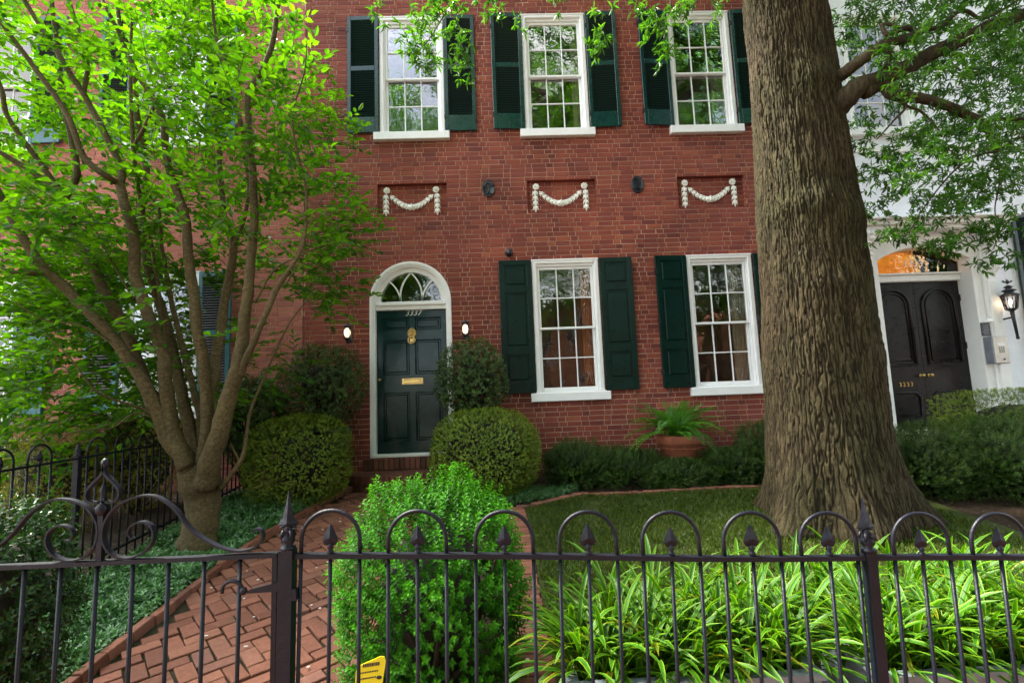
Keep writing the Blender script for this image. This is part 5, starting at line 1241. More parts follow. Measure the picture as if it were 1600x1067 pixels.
S = [
 ([(-2.894, 5.050, 0.878), (-2.969, 5.000, 1.154), (-3.087, 4.950, 1.341), (-3.158, 4.900, 1.554), (-3.235, 4.850, 1.793), (-3.384, 4.750, 2.118), (-3.613, 4.650, 2.465), (-3.871, 4.600, 2.756), (-4.097, 4.550, 3.014), (-4.220, 4.500, 3.266), (-4.351, 4.450, 3.575), (-4.552, 4.400, 3.941)], [.15, .13, .112, .10, .088, .075, .066, .062, .056, .05, .046, .04]),
 ([(-4.046, 4.570, 2.901), (-4.181, 4.500, 2.870), (-4.300, 4.450, 2.895), (-4.525, 4.400, 2.957)], [.045, .042, .038, .03]),
 ([(-3.232, 4.900, 1.645), (-3.386, 4.950, 1.952), (-3.573, 5.000, 2.382), (-3.766, 5.000, 2.696), (-3.912, 5.000, 3.020), (-4.110, 5.000, 3.369), (-4.237, 5.000, 3.714), (-4.286, 5.000, 3.802)], [.075, .078, .075, .07, .066, .062, .06, .055]),
 ([(-4.270, 5.000, 3.755), (-4.358, 5.000, 3.864), (-4.614, 4.950, 4.074), (-4.825, 4.900, 4.214), (-5.083, 4.900, 4.374)], [.045, .04, .036, .032, .028]),
 ([(-4.284, 5.000, 3.782), (-4.402, 5.000, 3.972), (-4.652, 4.950, 4.350), (-4.786, 4.900, 4.601), (-4.855, 4.900, 4.860), (-5.027, 4.900, 5.221)], [.044, .04, .036, .033, .03, .025]),
 ([(-4.265, 5.000, 3.768), (-4.269, 5.100, 3.945), (-4.245, 5.100, 4.184), (-4.526, 5.200, 4.988), (-4.587, 5.200, 5.428), (-4.711, 5.200, 6.103), (-4.820, 5.200, 6.719)], [.05, .044, .042, .038, .034, .03, .025]),
 ([(-2.937, 4.980, 1.097), (-3.046, 4.950, 1.340), (-3.097, 4.900, 1.640), (-3.126, 4.850, 2.129), (-3.232, 4.800, 2.494), (-3.374, 4.800, 2.890), (-3.434, 4.800, 3.283), (-3.483, 4.750, 3.568), (-3.561, 4.750, 3.818)], [.12, .11, .088, .08, .075, .072, .066, .062, .058]),
 ([(-3.547, 4.750, 3.773), (-3.575, 4.800, 3.976), (-3.739, 4.800, 4.319), (-3.949, 4.850, 4.653), (-4.038, 4.850, 4.810), (-4.322, 4.850, 5.274), (-4.666, 4.850, 5.805), (-4.868, 4.850, 6.235)], [.05, .048, .046, .043, .040, .036, .030, .025]),
 ([(-4.024, 4.850, 4.769), (-4.030, 4.900, 5.062), (-4.073, 4.900, 5.272), (-4.297, 4.950, 5.883), (-4.420, 4.950, 6.396)], [.034, .032, .030, .027, .022]),
 ([(-3.560, 4.750, 3.798), (-3.591, 4.600, 3.819), (-3.728, 4.550, 3.972), (-3.859, 4.500, 4.344), (-4.123, 4.450, 4.760), (-4.428, 4.400, 5.201), (-4.616, 4.400, 5.421)], [.045, .042, .040, .036, .032, .026, .02]),
 ([(-2.969, 5.150, 1.046), (-3.148, 5.300, 1.508), (-3.331, 5.400, 2.037), (-3.469, 5.450, 2.437), (-3.638, 5.500, 2.818), (-3.781, 5.500, 3.309), (-3.855, 5.500, 3.896), (-3.819, 5.500, 4.315), (-3.942, 5.500, 4.882), (-4.019, 5.500, 5.460), (-4.197, 5.500, 6.053), (-4.284, 5.500, 6.756)], [.10, .085, .075, .070, .066, .060, .05, .048, .044, .038, .032, .025]),
 ([(-2.923, 5.200, 1.007), (-3.050, 5.300, 1.632), (-3.257, 5.400, 2.168), (-3.425, 5.400, 2.784), (-3.500, 5.400, 3.160), (-3.557, 5.400, 3.414), (-3.602, 5.400, 3.842)], [.07, .050, .042, .036, .033, .028, .02]),
 ([(-2.838, 5.050, 0.994), (-2.790, 5.000, 1.326), (-2.783, 4.950, 1.820), (-2.838, 4.900, 2.343), (-2.942, 4.900, 2.920), (-2.979, 4.900, 3.303), (-3.040, 4.900, 3.615), (-3.199, 4.900, 4.060), (-3.282, 4.900, 4.566), (-3.555, 4.900, 5.038), (-3.733, 4.900, 5.433), (-3.926, 4.900, 5.834)], [.10, .085, .080, .072, .066, .060, .055, .048, .044, .036, .03, .024]),
 ([(-2.926, 5.250, 1.000), (-2.926, 5.300, 1.308), (-2.930, 5.350, 1.822), (-2.909, 5.400, 2.425), (-2.837, 5.400, 2.972), (-2.800, 5.400, 3.335), (-2.889, 5.400, 3.643), (-2.949, 5.400, 4.106), (-3.025, 5.400, 4.802), (-3.108, 5.400, 5.045), (-3.226, 5.400, 5.237)], [.10, .085, .078, .070, .062, .056, .046, .040, .034, .028, .02]),
 ([(-2.806, 5.400, 3.307), (-2.723, 5.350, 3.444), (-2.630, 5.300, 3.655), (-2.603, 5.300, 3.988), (-2.666, 5.300, 4.349)], [.036, .032, .028, .024, .02]),
 ([(-3.025, 5.400, 4.802), (-2.972, 5.400, 4.929), (-2.930, 5.400, 5.155)], [.022, .018, .012]),
 ([(-2.807, 5.000, 0.912), (-2.662, 4.900, 1.270), (-2.546, 4.850, 1.620), (-2.419, 4.800, 1.999), (-2.374, 4.800, 2.326), (-2.342, 4.800, 2.752), (-2.303, 4.800, 3.187), (-2.299, 4.800, 3.574), (-2.348, 4.800, 4.186), (-2.378, 4.800, 4.687), (-2.264, 4.800, 4.922), (-2.162, 4.800, 5.215), (-2.111, 4.800, 5.577), (-2.074, 4.800, 6.146)], [.15, .125, .108, .092, .078, .066, .060, .055, .046, .042, .040, .036, .032, .026]),
 ([(-2.351, 4.800, 4.022), (-2.445, 4.850, 4.349), (-2.593, 4.900, 4.755), (-2.679, 4.900, 5.104), (-2.771, 4.900, 5.422), (-2.832, 4.900, 5.960)], [.034, .032, .029, .026, .022, .018]),
 ([(-2.399, 4.800, 1.921), (-2.309, 4.750, 2.109), (-2.191, 4.700, 2.295), (-2.069, 4.700, 2.613), (-2.041, 4.700, 2.690), (-1.897, 4.700, 2.928), (-1.787, 4.700, 3.152), (-1.768, 4.700, 3.639), (-1.903, 4.700, 4.350), (-1.792, 4.700, 4.864), (-1.770, 4.700, 5.215)], [.055, .048, .042, .036, .040, .030, .026, .018, .015, .011, .006]),
 ([(-2.685, 5.050, 0.887), (-2.560, 5.000, 1.008), (-2.457, 5.000, 1.164), (-2.420, 5.000, 1.371), (-2.383, 5.000, 1.612), (-2.291, 5.000, 1.853), (-2.150, 5.000, 2.189), (-2.030, 5.000, 2.436), (-1.908, 5.000, 2.604), (-1.784, 5.000, 2.779)], [.045, .034, .030, .024, .020, .017, .014, .012, .009, .005]),
 ([(-2.468, 5.000, 1.123), (-2.530, 5.000, 1.226), (-2.568, 5.000, 1.305)], [.02, .015, .009]),
 ([(-3.543, 4.900, 4.242), (-3.392, 4.800, 4.344), (-3.180, 4.700, 4.642)], [.024, .024, .022]),
 ([(-3.377, 5.300, 2.164), (-3.497, 5.200, 3.214), (-3.565, 5.100, 3.654), (-3.543, 4.900, 4.242), (-3.605, 4.900, 5.039), (-3.620, 4.900, 5.615)], [.02, .022, .024, .026, .022, .018]),
 ([(-3.158, 4.900, 1.554), (-3.253, 4.800, 1.648), (-3.313, 4.600, 1.720), (-3.385, 4.400, 1.819), (-3.448, 4.200, 2.074), (-3.577, 4.100, 2.273)], [.02, .017, .014, .012, .009, .006]),
 ([(-3.121, 4.900, 1.493), (-3.309, 4.800, 1.621), (-3.384, 4.600, 1.501), (-3.471, 4.400, 1.493), (-3.568, 4.300, 1.461)], [.015, .013, .011, .009, .006]),
 ([(-3.297, 4.850, 1.884), (-3.408, 4.700, 2.173), (-3.682, 4.600, 2.402), (-3.933, 4.500, 2.452), (-4.124, 4.400, 2.608)], [.016, .014, .012, .010, .006]),
 ([(-2.262, 4.800, 2.627), (-2.088, 4.800, 2.930), (-1.887, 4.900, 3.078), (-1.702, 4.900, 3.168), (-1.516, 4.900, 3.195)], [.016, .014, .011, .008, .005]),
 ([(-2.041, 4.700, 2.690), (-1.896, 4.700, 2.837), (-1.754, 4.700, 3.356), (-1.605, 4.700, 3.572), (-1.455, 4.700, 3.726)], [.013, .011, .008, .006, .004]),
 ([(-3.457, 4.900, 2.686), (-3.644, 4.800, 3.102), (-3.829, 4.700, 3.571)], [.014, .012, .008]),
]
for q, (pts, rads) in enumerate(S):
    limb(pts, [r_*.70 for r_ in rads], lt, 'stem' if rads[0] > .06 else 'branch', sides=14 if rads[0] > .06 else 8)
def inpoly(x, y, poly):
    c = False; n_ = len(poly); j = n_-1
    for i in range(n_):
        if (poly[i][1] > y) != (poly[j][1] > y) and x < (poly[j][0]-poly[i][0])*(y-poly[i][1])/(poly[j][1]-poly[i][1])+poly[i][0]: c = not c
        j = i
    return c
def twig_leaves(tips, dirs, nl, step, L, W, tonef, layered=True, droop=.25):
    A = []; tb = MB()
    for i, (t, d_) in enumerate(zip(tips, dirs)):
        d_ = unit(d_); k = nl; s_ = np.arange(k)[:, None]*step; line = t + d_*s_; line[:, 2] -= (s_[:, 0]**2)*droop
        side = unit(np.cross(d_, np.array([0, 0, 1.]))); sg = np.where(np.arange(k) % 2 == 0, 1, -1)[:, None]
        ld = side*sg*.9 + d_*.75 + np.array([0, 0, -.18]) + rng.normal(0, .2, (k, 3)); ld[-1] = d_
        A.append((line, ld, np.array([[0, 0, 1.]]).repeat(k, 0)+rng.normal(0, .5, (k, 3)), L*rng.uniform(.7, 1.15, k), W*rng.uniform(.8, 1.1, k), np.clip(tonef(t)+rng.normal(0, .15, k), 0, 1)))
        tb.tube([tuple(line[0]), tuple(line[k//2]), tuple(line[-1])], [.0035, .0028, .0015], 3, cap=False)
    return [np.concatenate([a[i] for a in A]) for i in range(6)], tb
LP = [(-2.177, 5.200, 6.524), (-2.042, 5.200, 5.752), (-1.716, 5.200, 5.332), (-1.884, 5.200, 4.929), (-1.963, 5.200, 4.567), (-1.812, 5.200, 4.276), (-1.463, 5.200, 3.913), (-1.490, 5.200, 3.634), (-1.808, 5.200, 3.539), (-1.576, 5.200, 3.292), (-1.491, 5.200, 3.119), (-1.838, 5.200, 3.028), (-1.771, 5.200, 2.690), (-2.189, 5.200, 2.505), (-2.247, 5.200, 2.115), (-2.528, 5.200, 1.868), (-3.116, 5.200, 1.573), (-3.648, 5.200, 1.656), (-3.754, 5.200, 1.286), (-4.019, 5.200, 1.082), (-4.497, 5.200, 0.950), (-4.856, 5.200, 0.904), (-5.228, 5.200, 1.040), (-5.607, 5.200, 3.278), (-5.912, 5.200, 6.735), (-3.935, 5.200, 6.941)]
LPoly = [(p[0], p[2]) for p in LP]
HOLE = [(p[0], p[2]) for p in ((-3.745, 5.200, 3.020), (-2.455, 5.200, 2.980), (-2.304, 5.200, 1.732), (-3.493, 5.200, 1.650))]
tips = []; x0_, x1_ = min(p[0] for p in LPoly), max(p[0] for p in LPoly); z0_, z1_ = min(p[1] for p in LPoly), max(p[1] for p in LPoly)
while len(tips) < 2750:
    x, z = random.uniform(x0_, x1_), random.uniform(z0_, z1_); y_ = 5.3+random.uniform(-1.5, 1.45)
    if not inpoly(x, z, LPoly): continue
    dn = mnoise.noise(Vector((x*1.5, y_*1.2, z*1.9)))+.6*mnoise.noise(Vector((x*3.5+9, y_*3, z*4)))
    thr = .06
    if inpoly(x, z, HOLE): thr = .34
    if z > 7.3: thr = .2
    if x > -1.9: thr = .0
    if y_ < 4.6 and z < 4.2 and x > -3.4: thr = .45
    if x < -3.6 and z < 3.6: thr = -.2
    if y_ < 4.75 and -4.6 < x < -2.2 and z < 5.6: thr = max(thr, .38)
    if dn < thr: continue
    tips.append(np.array([x, y_, z]))
while len(tips) < 3150:      # the low boughs reaching out over the side fence
    x, y_, z = random.uniform(-6.2, -3.3), random.uniform(3.9, 6.2), random.uniform(1.45, 3.9)
    if inpoly(x, z, LPoly) and not inpoly(x, z, HOLE) and mnoise.noise(Vector((x*1.8+4, y_*1.5, z*2.2))) > .06: tips.append(np.array([x, y_, z]))
tips = np.array(tips); cen = np.array([-3.0, 5.2, 2.5]); dirs = unit(tips-cen)*np.array([1, .8, .25])+rng.normal(0, .35, (len(tips), 3))
tips = tips - unit(dirs)*.12
arr, tb = twig_leaves(tips, dirs, 8, .045, .110, .055, lambda t: .25+.5*random.random())
# pick the 300 leaves that show largest as single parts, the rest is the crown
dist = np.linalg.norm(arr[0]-np.array([0, 0, 1.6]), axis=1); infr = (arr[0][:, 0]/arr[0][:, 1] > -.93) & (arr[0][:, 2] < 1.6+.8*arr[0][:, 1]); order = np.argsort(dist+(~infr)*50)
def single_leaves(arr, idx, parent, org, mname, shape, Lr, Wr, n_var=8, name='leaf'):
    T, F = shape; vars_ = []
    for q in range(n_var):
        V = T.copy(); V[:, 1] *= Wr/Lr; vars_.append(np_mesh(name, V, F, M[mname], np.full(len(V), (q+.5)/n_var)))
    for i in idx:
        d_ = Vector(arr[1][i]).normalized(); s_ = Vector(arr[2][i]).cross(d_).normalized(); n2 = d_.cross(s_)
        m_ = Matrix(((d_.x, s_.x, n2.x), (d_.y, s_.y, n2.y), (d_.z, s_.z, n2.z))); o = link(name, vars_[min(n_var-1, int(arr[5][i]*n_var))], parent)
        L_ = arr[3][i]; o.location = Vector(arr[0][i]-org); o.rotation_euler = m_.to_euler(); o.scale = (L_, L_, L_)
single_leaves(arr, order[:298], lt, LO, 'leaf_left', OVAL, .088, .044)
rest_ = order[298:]; crown = link('crown', leaf_mesh('crown', M['leaf_left'], arr[0][rest_]-LO, *[a[rest_] for a in arr[1:]], OVAL), lt); crown['kind'] = 'stuff'
tb.v = [(x-LO[0], y_-LO[1], z-LO[2]) for x, y_, z in tb.v]; o = tb.build('twigs', M['twig'], lt); o['kind'] = 'stuff'

# ------------------------------------------------------------------ the oak
ok = empty('oak_tree', (3.26, 5.12, .33)); OO = np.array(ok.location); tag(ok, 'massive old willow oak trunk with deeply furrowed bark standing in the lawn', 'tree')
nT, nZ = 640, 560; zs_ = np.linspace(-.10, 7.2, nZ); th_ = np.linspace(0, 2*np.pi, nT, endpoint=False)
def vnoise(x, y_, z, s=0):
    """cheap vectorised value noise, smooth"""
    xi, yi, zi = np.floor(x).astype(int), np.floor(y_).astype(int), np.floor(z).astype(int); fx, fy, fz = x-xi, y_-yi, z-zi
    fx, fy, fz = [f*f*(3-2*f) for f in (fx, fy, fz)]
    def h(a, b, c):
        n_ = (a*374761393 + b*668265263 + c*2147483647 + s*974711) & 0xffffffff; n_ = ((n_ ^ (n_ >> 13))*1274126177) & 0xffffffff; return ((n_ ^ (n_ >> 16)) & 0xffff)/65535.0*2-1
    r_ = 0
    for a, wa in ((0, 1-fx), (1, fx)):
        for b, wb in ((0, 1-fy), (1, fy)):
            for c, wc in ((0, 1-fz), (1, fz)): r_ = r_+h(xi+a, yi+b, zi+c)*wa*wb*wc
    return r_
Z, T_ = np.meshgrid(zs_, th_, indexing='ij')
base = .50 + .165*np.exp(-np.maximum(Z, 0)/.42) + .06*np.exp(-np.maximum(Z, 0)/1.6) - .024*np.maximum(Z-1.5, 0)
lob = sum(a*np.cos(k*T_+p) for k, a, p in ((3, .10, .4), (5, .13, 1.1), (8, .07, 2.2)))*np.exp(-np.maximum(Z, 0)/.5)
cx_, sx_ = np.cos(T_), np.sin(T_); low = .022*vnoise(cx_*2+5, sx_*2+5, Z*1.3, 3)+.012*vnoise(cx_*5+5, sx_*5+5, Z*2.6, 4)
for (tb_, zb_, am, sz) in ((-1.9, 3.10, .045, .22), (-1.15, 2.95, .05, .25), (-2.1, 5.6, .09, .28), (-1.45, 4.4, .04, .2), (-1.7, 2.3, .03, .2), (-.9, 1.6, .02, .25), (-1.2, 5.2, .03, .2)):
    dt = np.angle(np.exp(1j*(T_-tb_))); low = low+am*np.exp(-((dt*.55)**2/(sz*1.2)**2+((Z-zb_)/(sz*.62))**2))
wx_ = T_*66/np.pi+1.5*vnoise(cx_*4+9, sx_*4+9, Z*1.1, 1)+1.25*vnoise(cx_*12+9, sx_*12+9, Z*4.2, 2)+1.1*vnoise(cx_*30+9, sx_*30+9, Z*11, 5)
ridge = np.clip((np.abs(np.sin(wx_*np.pi/2))-.10)*1.9, 0, 1)**.75
crk = np.clip(np.abs(vnoise(cx_*15+3+.5*vnoise(cx_*9, sx_*9, Z*5, 12), sx_*15+3, Z*10+.8*wx_, 11))*5.5, 0, 1); ridge = ridge*(.35+.65*crk)
brk = vnoise(cx_*16+3, sx_*16+3, Z*9, 6); bark = .017*(ridge-.6)+.006*brk*ridge+.004*vnoise(cx_*45+3, sx_*45+3, Z*28, 8)
Rr = base*(1+lob)+low+bark*(1-.3*np.exp(-np.maximum(Z, 0)/.3)); mx_ = .008*Z
V = np.stack([Rr*cx_+mx_, Rr*sx_*.95, Z], -1).reshape(-1, 3)
ii, jj = np.meshgrid(np.arange(nZ-1), np.arange(nT), indexing='ij'); j2 = (jj+1) % nT; F = np.stack([ii*nT+jj, ii*nT+j2, (ii+1)*nT+j2, (ii+1)*nT+jj], -1).reshape(-1, 4)
# ridge mask colours the bark: darker down in the furrows, paler on the plates
tone = np.clip(ridge*.75+.25+.25*brk, 0, 1).reshape(-1)
m_, nt_, N__, L__, B__ = mat('furrowed_oak_bark'); at_ = N__.new('ShaderNodeAttribute'); at_.attribute_name = 'tone'; gp2 = geo_pos(N__)
rp_ = ramp(N__, [(0, (.009, .006, .003)), (.45, (.019, .014, .007)), (.85, (.034, .025, .012)), (1, (.055, .043, .023))]); L__.new(at_.outputs['Fac'], rp_.inputs['Fac'])
mp_ = N__.new('ShaderNodeMapping'); mp_.inputs['Scale'].default_value = (95, 95, 30); L__.new(gp2, mp_.inputs['Vector']); nn_ = noise_node(N__, L__, 1, 7, .7, mp_.outputs['Vector'])
r2_ = ramp(N__, [(.25, (.5, .5, .48)), (.5, (1, 1, 1)), (.75, (1.8, 1.8, 1.75))]); L__.new(nn_.outputs['Fac'], r2_.inputs['Fac'])
n3_ = noise_node(N__, L__, 1.2, 4, .6, gp2); r3_ = ramp(N__, [(.35, (.80, .95, .70)), (.65, (1.15, 1.08, 1.05))]); L__.new(n3_.outputs['Fac'], r3_.inputs['Fac'])
a_ = N__.new('ShaderNodeMixRGB'); a_.blend_type = 'MULTIPLY'; a_.inputs['Fac'].default_value = 1; L__.new(rp_.outputs['Color'], a_.inputs['Color1']); L__.new(r2_.outputs['Color'], a_.inputs['Color2'])
b2_ = N__.new('ShaderNodeMixRGB'); b2_.blend_type = 'MULTIPLY'; b2_.inputs['Fac'].default_value = 1; L__.new(a_.outputs['Color'], b2_.inputs['Color1']); L__.new(r3_.outputs['Color'], b2_.inputs['Color2']); L__.new(b2_.outputs['Color'], B__.inputs['Base Color'])
B__.inputs['Roughness'].default_value = .92; B__.inputs['Specular IOR Level'].default_value = .2
bb_ = N__.new('ShaderNodeBump'); bb_.inputs['Strength'].default_value = .9; bb_.inputs['Distance'].default_value = .018; L__.new(nn_.outputs['Fac'], bb_.inputs['Height']); L__.new(bb_.outputs['Normal'], B__.inputs['Normal'])
M['oak_trunk'] = m_
link('trunk', np_mesh('trunk', V, F, m_, tone, True), ok)
def oak_limb(pts, rads, sides=14): return limb(pts, rads, ok, 'branch', 'oak_bark', OO, sides, 8, .006)
oak_limb([(3.500, 4.950, 4.472), (3.607, 4.750, 4.521), (3.711, 4.700, 4.590), (3.950, 4.700, 4.674), (4.193, 4.700, 4.779), (4.395, 4.650, 4.884), (4.624, 4.650, 4.969), (4.798, 4.600, 5.039), (5.008, 4.600, 5.132), (5.426, 4.600, 5.277), (6.091, 4.600, 5.477)], [.15, .11, .088, .080, .074, .070, .070, .062, .058, .055, .045])
oak_limb([(3.572, 4.900, 4.795), (3.611, 4.700, 4.798), (3.714, 4.600, 4.841), (3.867, 4.550, 4.923), (4.073, 4.500, 4.949), (4.209, 4.500, 5.014), (4.279, 4.500, 5.066)], [.07, .058, .052, .046, .042, .038, .03])
oak_limb([(4.190, 4.500, 5.014), (4.087, 4.500, 5.057), (3.923, 4.450, 4.980), (3.832, 4.450, 4.955), (3.808, 4.450, 5.063), (3.936, 4.400, 4.994)], [.026, .026, .024, .022, .016, .012], 8)
oak_limb([(3.951, 4.700, 4.687), (3.899, 4.550, 4.774), (3.845, 4.500, 4.853)], [.03, .024, .02], 8)
oak_limb([(4.258, 4.500, 5.047), (4.420, 4.500, 5.064), (4.564, 4.500, 5.183), (4.697, 4.500, 5.215), (4.880, 4.500, 5.144), (5.303, 4.500, 5.369)], [.026, .022, .020, .018, .014, .010], 8)
oak_limb([(3.735, 4.700, 4.521), (3.928, 4.700, 4.605), (3.965, 4.650, 4.477), (4.064, 4.600, 4.403), (4.221, 4.600, 4.379), (4.406, 4.600, 4.328), (4.616, 4.600, 4.224), (4.811, 4.600, 4.113), (4.869, 4.600, 3.986), (4.888, 4.600, 3.816)], [.07, .062, .056, .050, .048, .044, .040, .036, .030, .018])
oak_limb([(4.824, 4.600, 4.113), (4.958, 4.600, 4.149), (5.214, 4.600, 4.143), (5.608, 4.600, 4.181)], [.022, .02, .018, .014], 8)
oak_limb([(3.981, 4.650, 4.450), (4.052, 4.600, 4.310), (3.905, 4.600, 4.155), (3.684, 4.550, 3.949)], [.022, .015, .011, .006], 6)
oak_limb([(4.052, 4.600, 4.310), (4.203, 4.600, 4.247), (4.329, 4.600, 4.092), (4.371, 4.600, 3.979)], [.014, .012, .009, .005], 6)
oak_limb([(4.888, 4.600, 3.816), (4.713, 4.600, 3.794), (4.507, 4.600, 3.683), (4.292, 4.600, 3.495), (4.070, 4.600, 3.247), (3.918, 4.600, 3.031)], [.012, .010, .009, .007, .005, .003], 6)
oak_limb([(4.891, 4.600, 3.835), (5.118, 4.600, 3.941), (5.457, 4.600, 4.051)], [.012, .01, .008], 6)
oak_limb([(4.876, 4.600, 3.816), (4.826, 4.550, 3.522), (4.683, 4.500, 3.191), (4.702, 4.500, 2.913)], [.010, .007, .005, .003], 6)
# limbs and crown overhead, beyond the top of the picture
for pts, rads in (([(3.1, 5.1, 6.9), (2.6, 4.4, 8.2), (1.4, 3.2, 9.2), (-.2, 2.2, 9.8)], [.42, .25, .16, .07]), ([(3.1, 5.1, 6.9), (4.2, 4.4, 8.4), (5.8, 3.2, 9.4), (7.2, 2.2, 10)], [.40, .24, .15, .07]),
                  ([(3.1, 5.1, 6.9), (3.2, 3.6, 8.4), (3.3, 1.6, 9.2), (3.3, -.6, 9.6)], [.36, .22, .14, .06]), ([(3.1, 5.1, 6.9), (3.4, 5.6, 8.6), (4.0, 6.2, 10.6)], [.45, .3, .15])):
    limb(pts, rads, ok, 'branch', 'oak_bark', OO, 12, 8, .01)
for pts, rads in (([(1.4, 3.2, 9.2), (.9, 3.7, 7.4), (1.561, 4.000, 5.216), (1.502, 4.000, 4.796), (1.538, 4.000, 4.529)], [.05, .02, .009, .006, .003]), ([(.5, 2.8, 9.4), (-.2, 3.6, 7.6), (-0.228, 3.900, 5.213), (-0.317, 3.900, 4.864), (-0.470, 3.900, 4.580), (-0.587, 3.900, 4.441)], [.05, .02, .009, .006, .004, .003]),
                  ([(-0.317, 3.900, 4.864), (-0.208, 3.900, 4.575), (-0.267, 3.900, 4.294)], [.005, .004, .002]), ([(-0.313, 3.900, 5.038), (0.056, 3.900, 4.915), (0.431, 3.900, 4.938)], [.005, .004, .003])):
    limb(pts, rads, ok, 'branch', 'oak_bark', OO, 6, 8, .002)
def rosettes(tips, nl, L, W, spread=.9, tone0=.5, drop=-.25):
    n_ = len(tips); d0 = unit(rng.normal(size=(n_, 3))*np.array([1, 1, .5])+np.array([0, 0, drop])); A = [[] for _ in range(6)]; tn = rng.random(n_)*.55+.15
    for q in range(nl):
        t = q/nl; A[0].append(tips+d0*(t*.05)); A[1].append(unit(d0*.65+rvec(n_)*spread)); A[2].append(np.tile([0, 0, 1.], (n_, 1))+rng.normal(0, .5, (n_, 3))); A[3].append(L*rng.uniform(.65, 1.15, n_)); A[4].append(W*rng.uniform(.8, 1.2, n_)); A[5].append(np.clip(tn+rng.normal(0, .12, n_)+tone0-.5, 0, 1))
    return [np.concatenate(a) for a in A]
RP = [(p[0], p[2]) for p in ((3.708, 4.700, 6.110), (3.653, 4.700, 5.391), (3.636, 4.700, 4.901), (3.610, 4.700, 4.286), (3.612, 4.700, 3.754), (3.602, 4.700, 3.298), (3.817, 4.700, 3.344), (4.121, 4.700, 3.478), (4.326, 4.700, 3.571), (4.486, 4.700, 3.338), (4.837, 4.700, 3.328), (5.027, 4.700, 3.519), (5.856, 4.700, 3.431), (7.005, 4.700, 6.063))]
tips = []
bx0, bx1 = min(p[0] for p in RP), max(p[0] for p in RP); bz0, bz1 = min(p[1] for p in RP), max(p[1] for p in RP)
while len(tips) < 3000:
    x, z = random.uniform(bx0, bx1), random.uniform(bz0, bz1); y_ = 4.75+random.uniform(-.95, 1.1)
    if not inpoly(x, z, RP): continue
    if (x-3.1)**2+(y_-5.12)**2 < .55: continue
    dn = mnoise.noise(Vector((x*2, y_*1.6, z*2.6)))+.6*mnoise.noise(Vector((x*5, y_*4, z*6)))
    if dn < (-.12 if x > 4.0 else .16): continue
    tips.append((x, y_, z))
def blob(c, rx, rz, n_, ry=.25):
    for q in range(n_): u = unit(rng.normal(size=3))*rng.random()**.45; tips.append((c[0]+u[0]*rx, c[1]+u[1]*ry, c[2]+u[2]*rz))
for c, rx, rz, n_ in (((3.740, 4.500, 2.984), .22, .07, 26), ((4.118, 4.500, 2.870), .26, .08, 34), ((4.438, 4.500, 2.982), .2, .10, 24), ((4.616, 4.400, 3.004), .16, .16, 26), ((4.728, 4.400, 2.761), .14, .14, 16), ((4.446, 4.400, 2.668), .08, .06, 7), ((4.221, 4.500, 3.173), .16, .12, 18), ((4.557, 4.500, 3.382), .2, .15, 24),
                      ((-0.490, 3.900, 4.637), .17, .24, 24), ((-0.635, 3.900, 4.697), .12, .10, 9), ((-0.318, 3.900, 4.818), .26, .12, 20), ((-0.233, 3.900, 4.405), .13, .20, 18), ((-0.587, 3.900, 4.441), .08, .14, 12), ((0.028, 3.900, 4.869), .2, .05, 14), ((-0.896, 3.900, 4.920), .12, .04, 7), ((0.911, 4.000, 4.559), .07, .09, 9), ((0.849, 4.000, 4.426), .03, .03, 3), ((0.605, 4.000, 4.991), .1, .03, 5), ((0.298, 4.000, 4.865), .06, .04, 4),
                      ((1.498, 4.000, 4.736), .15, .17, 24), ((1.536, 4.000, 4.500), .09, .06, 9), ((1.400, 4.000, 4.905), .18, .06, 14), ((1.731, 4.000, 4.881), .14, .06, 10), ((1.979, 4.000, 4.859), .09, .05, 6), ((1.042, 4.000, 4.923), .12, .04, 7)):
    blob(c, rx, rz, n_)
A1 = rosettes(np.array(tips), 9, .078, .0165)
dist = np.linalg.norm(A1[0]-np.array([0, 0, 1.6]), axis=1); infr = (A1[0][:, 0]/A1[0][:, 1] < .97) & (A1[0][:, 2] < 1.6+.82*A1[0][:, 1]); order = np.argsort(dist+(~infr)*50)
single_leaves(A1, order[:296], ok, OO, 'leaf_oak', OVAL, .078, .0165); rest_ = order[296:]; A1 = [a[rest_] for a in A1]
tips = []
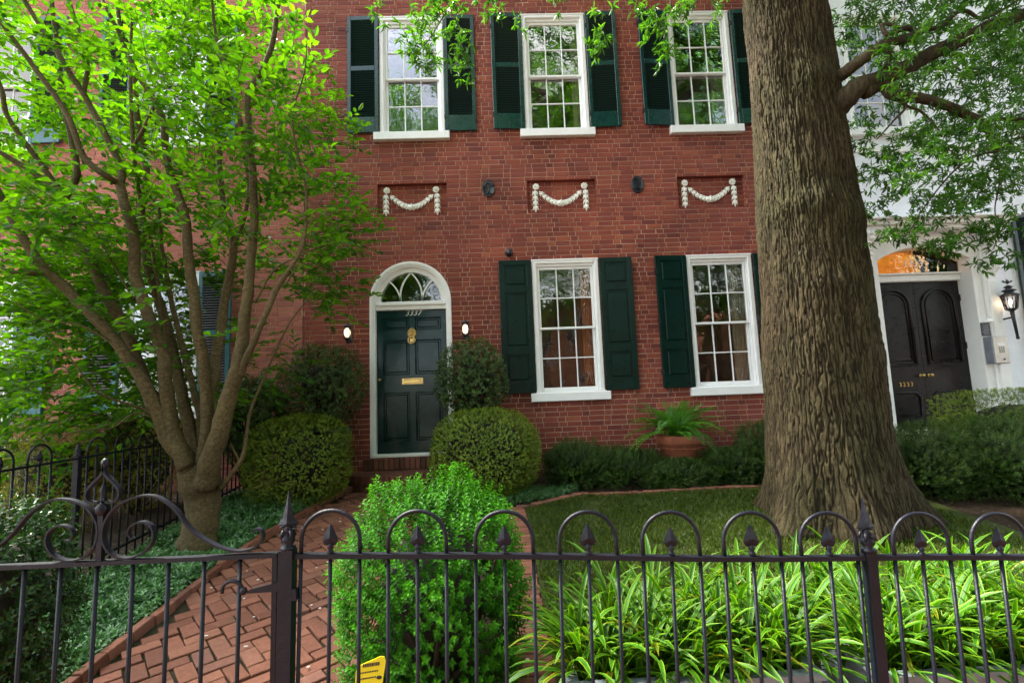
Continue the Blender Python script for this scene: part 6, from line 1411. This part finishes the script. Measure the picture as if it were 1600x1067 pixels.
while len(tips) < 2000:       # the high crown that shades the garden
    x, y_, z = random.uniform(-1.6, 9.5), random.uniform(-2.5, 7.2), random.uniform(6.6, 12)
    if z < 1.6+.90*max(y_, 2)+.5 or ((x-3.6)/5.4)**2+((y_-2.6)/5.4)**2+((z-9.6)/3.0)**2 > 1: continue
    if mnoise.noise(Vector((x*.9, y_*.9, z*.9))) < (.1 if x < 1.5 else -.05): continue
    tips.append((x, y_, z))
A2 = rosettes(np.array(tips), 9, .26, .085, 1.2)
A1 = [np.concatenate([a, b]) for a, b in zip(A1, A2)]
crown = link('crown', leaf_mesh('crown', M['leaf_oak'], A1[0]-OO, *A1[1:], OVAL), ok); crown['kind'] = 'stuff'

# ------------------------------------------------------------------ street trees behind the viewer, seen only as reflections in the glass
def street_tree(x, y_, h, r_, label, seed):
    t = empty('street_tree', (x, y_, 0)); tag(t, label, 'tree', 'street trees across the road'); mb = MB(); mb.tube([(0, 0, 0), (.05, 0, h*.35), (-.05, .1, h*.7)], [.28, .2, .09], 10)
    tr_ = mb.build('trunk', M['oak_bark'], t); mb = MB()
    for q in range(7): a = q*.9; mb.tube([(0, 0, h*(.38+.04*q)), (r_*.5*math.cos(a), r_*.5*math.sin(a), h*(.55+.04*q)), (r_*.85*math.cos(a), r_*.85*math.sin(a), h*(.62+.04*q))], [.1, .06, .02], 6)
    mb.build('branch', M['oak_bark'], t)
    tips = []
    while len(tips) < 1900:
        u = unit(rng.normal(size=3))*rng.random()**.4; p = np.array([u[0]*r_, u[1]*r_, h*.62+u[2]*h*.40])
        if mnoise.noise(Vector((p[0]*.8+seed, p[1]*.8, p[2]*.8))) > -.05: tips.append(p)
    A = rosettes(np.array(tips), 7, .40, .20, 1.2, .6); o = link('crown', leaf_mesh('crown', M['leaf_left'], *A, DIAM), t); o['kind'] = 'stuff'
street_tree(-6.2, -13.5, 20.5, 4.2, 'leafy street tree across the road, furthest left', 1); street_tree(2.6, -13, 21, 5.2, 'very tall leafy street tree across the road, second from left', 2); street_tree(12.5, -13.5, 24, 5.6, 'tallest street tree across the road, in the middle of the row', 3)
street_tree(19.5, -13, 18, 4.6, 'leafy street tree across the road, second from right', 4); street_tree(27, -13, 17, 4.6, 'leafy street tree across the road, furthest right', 5)
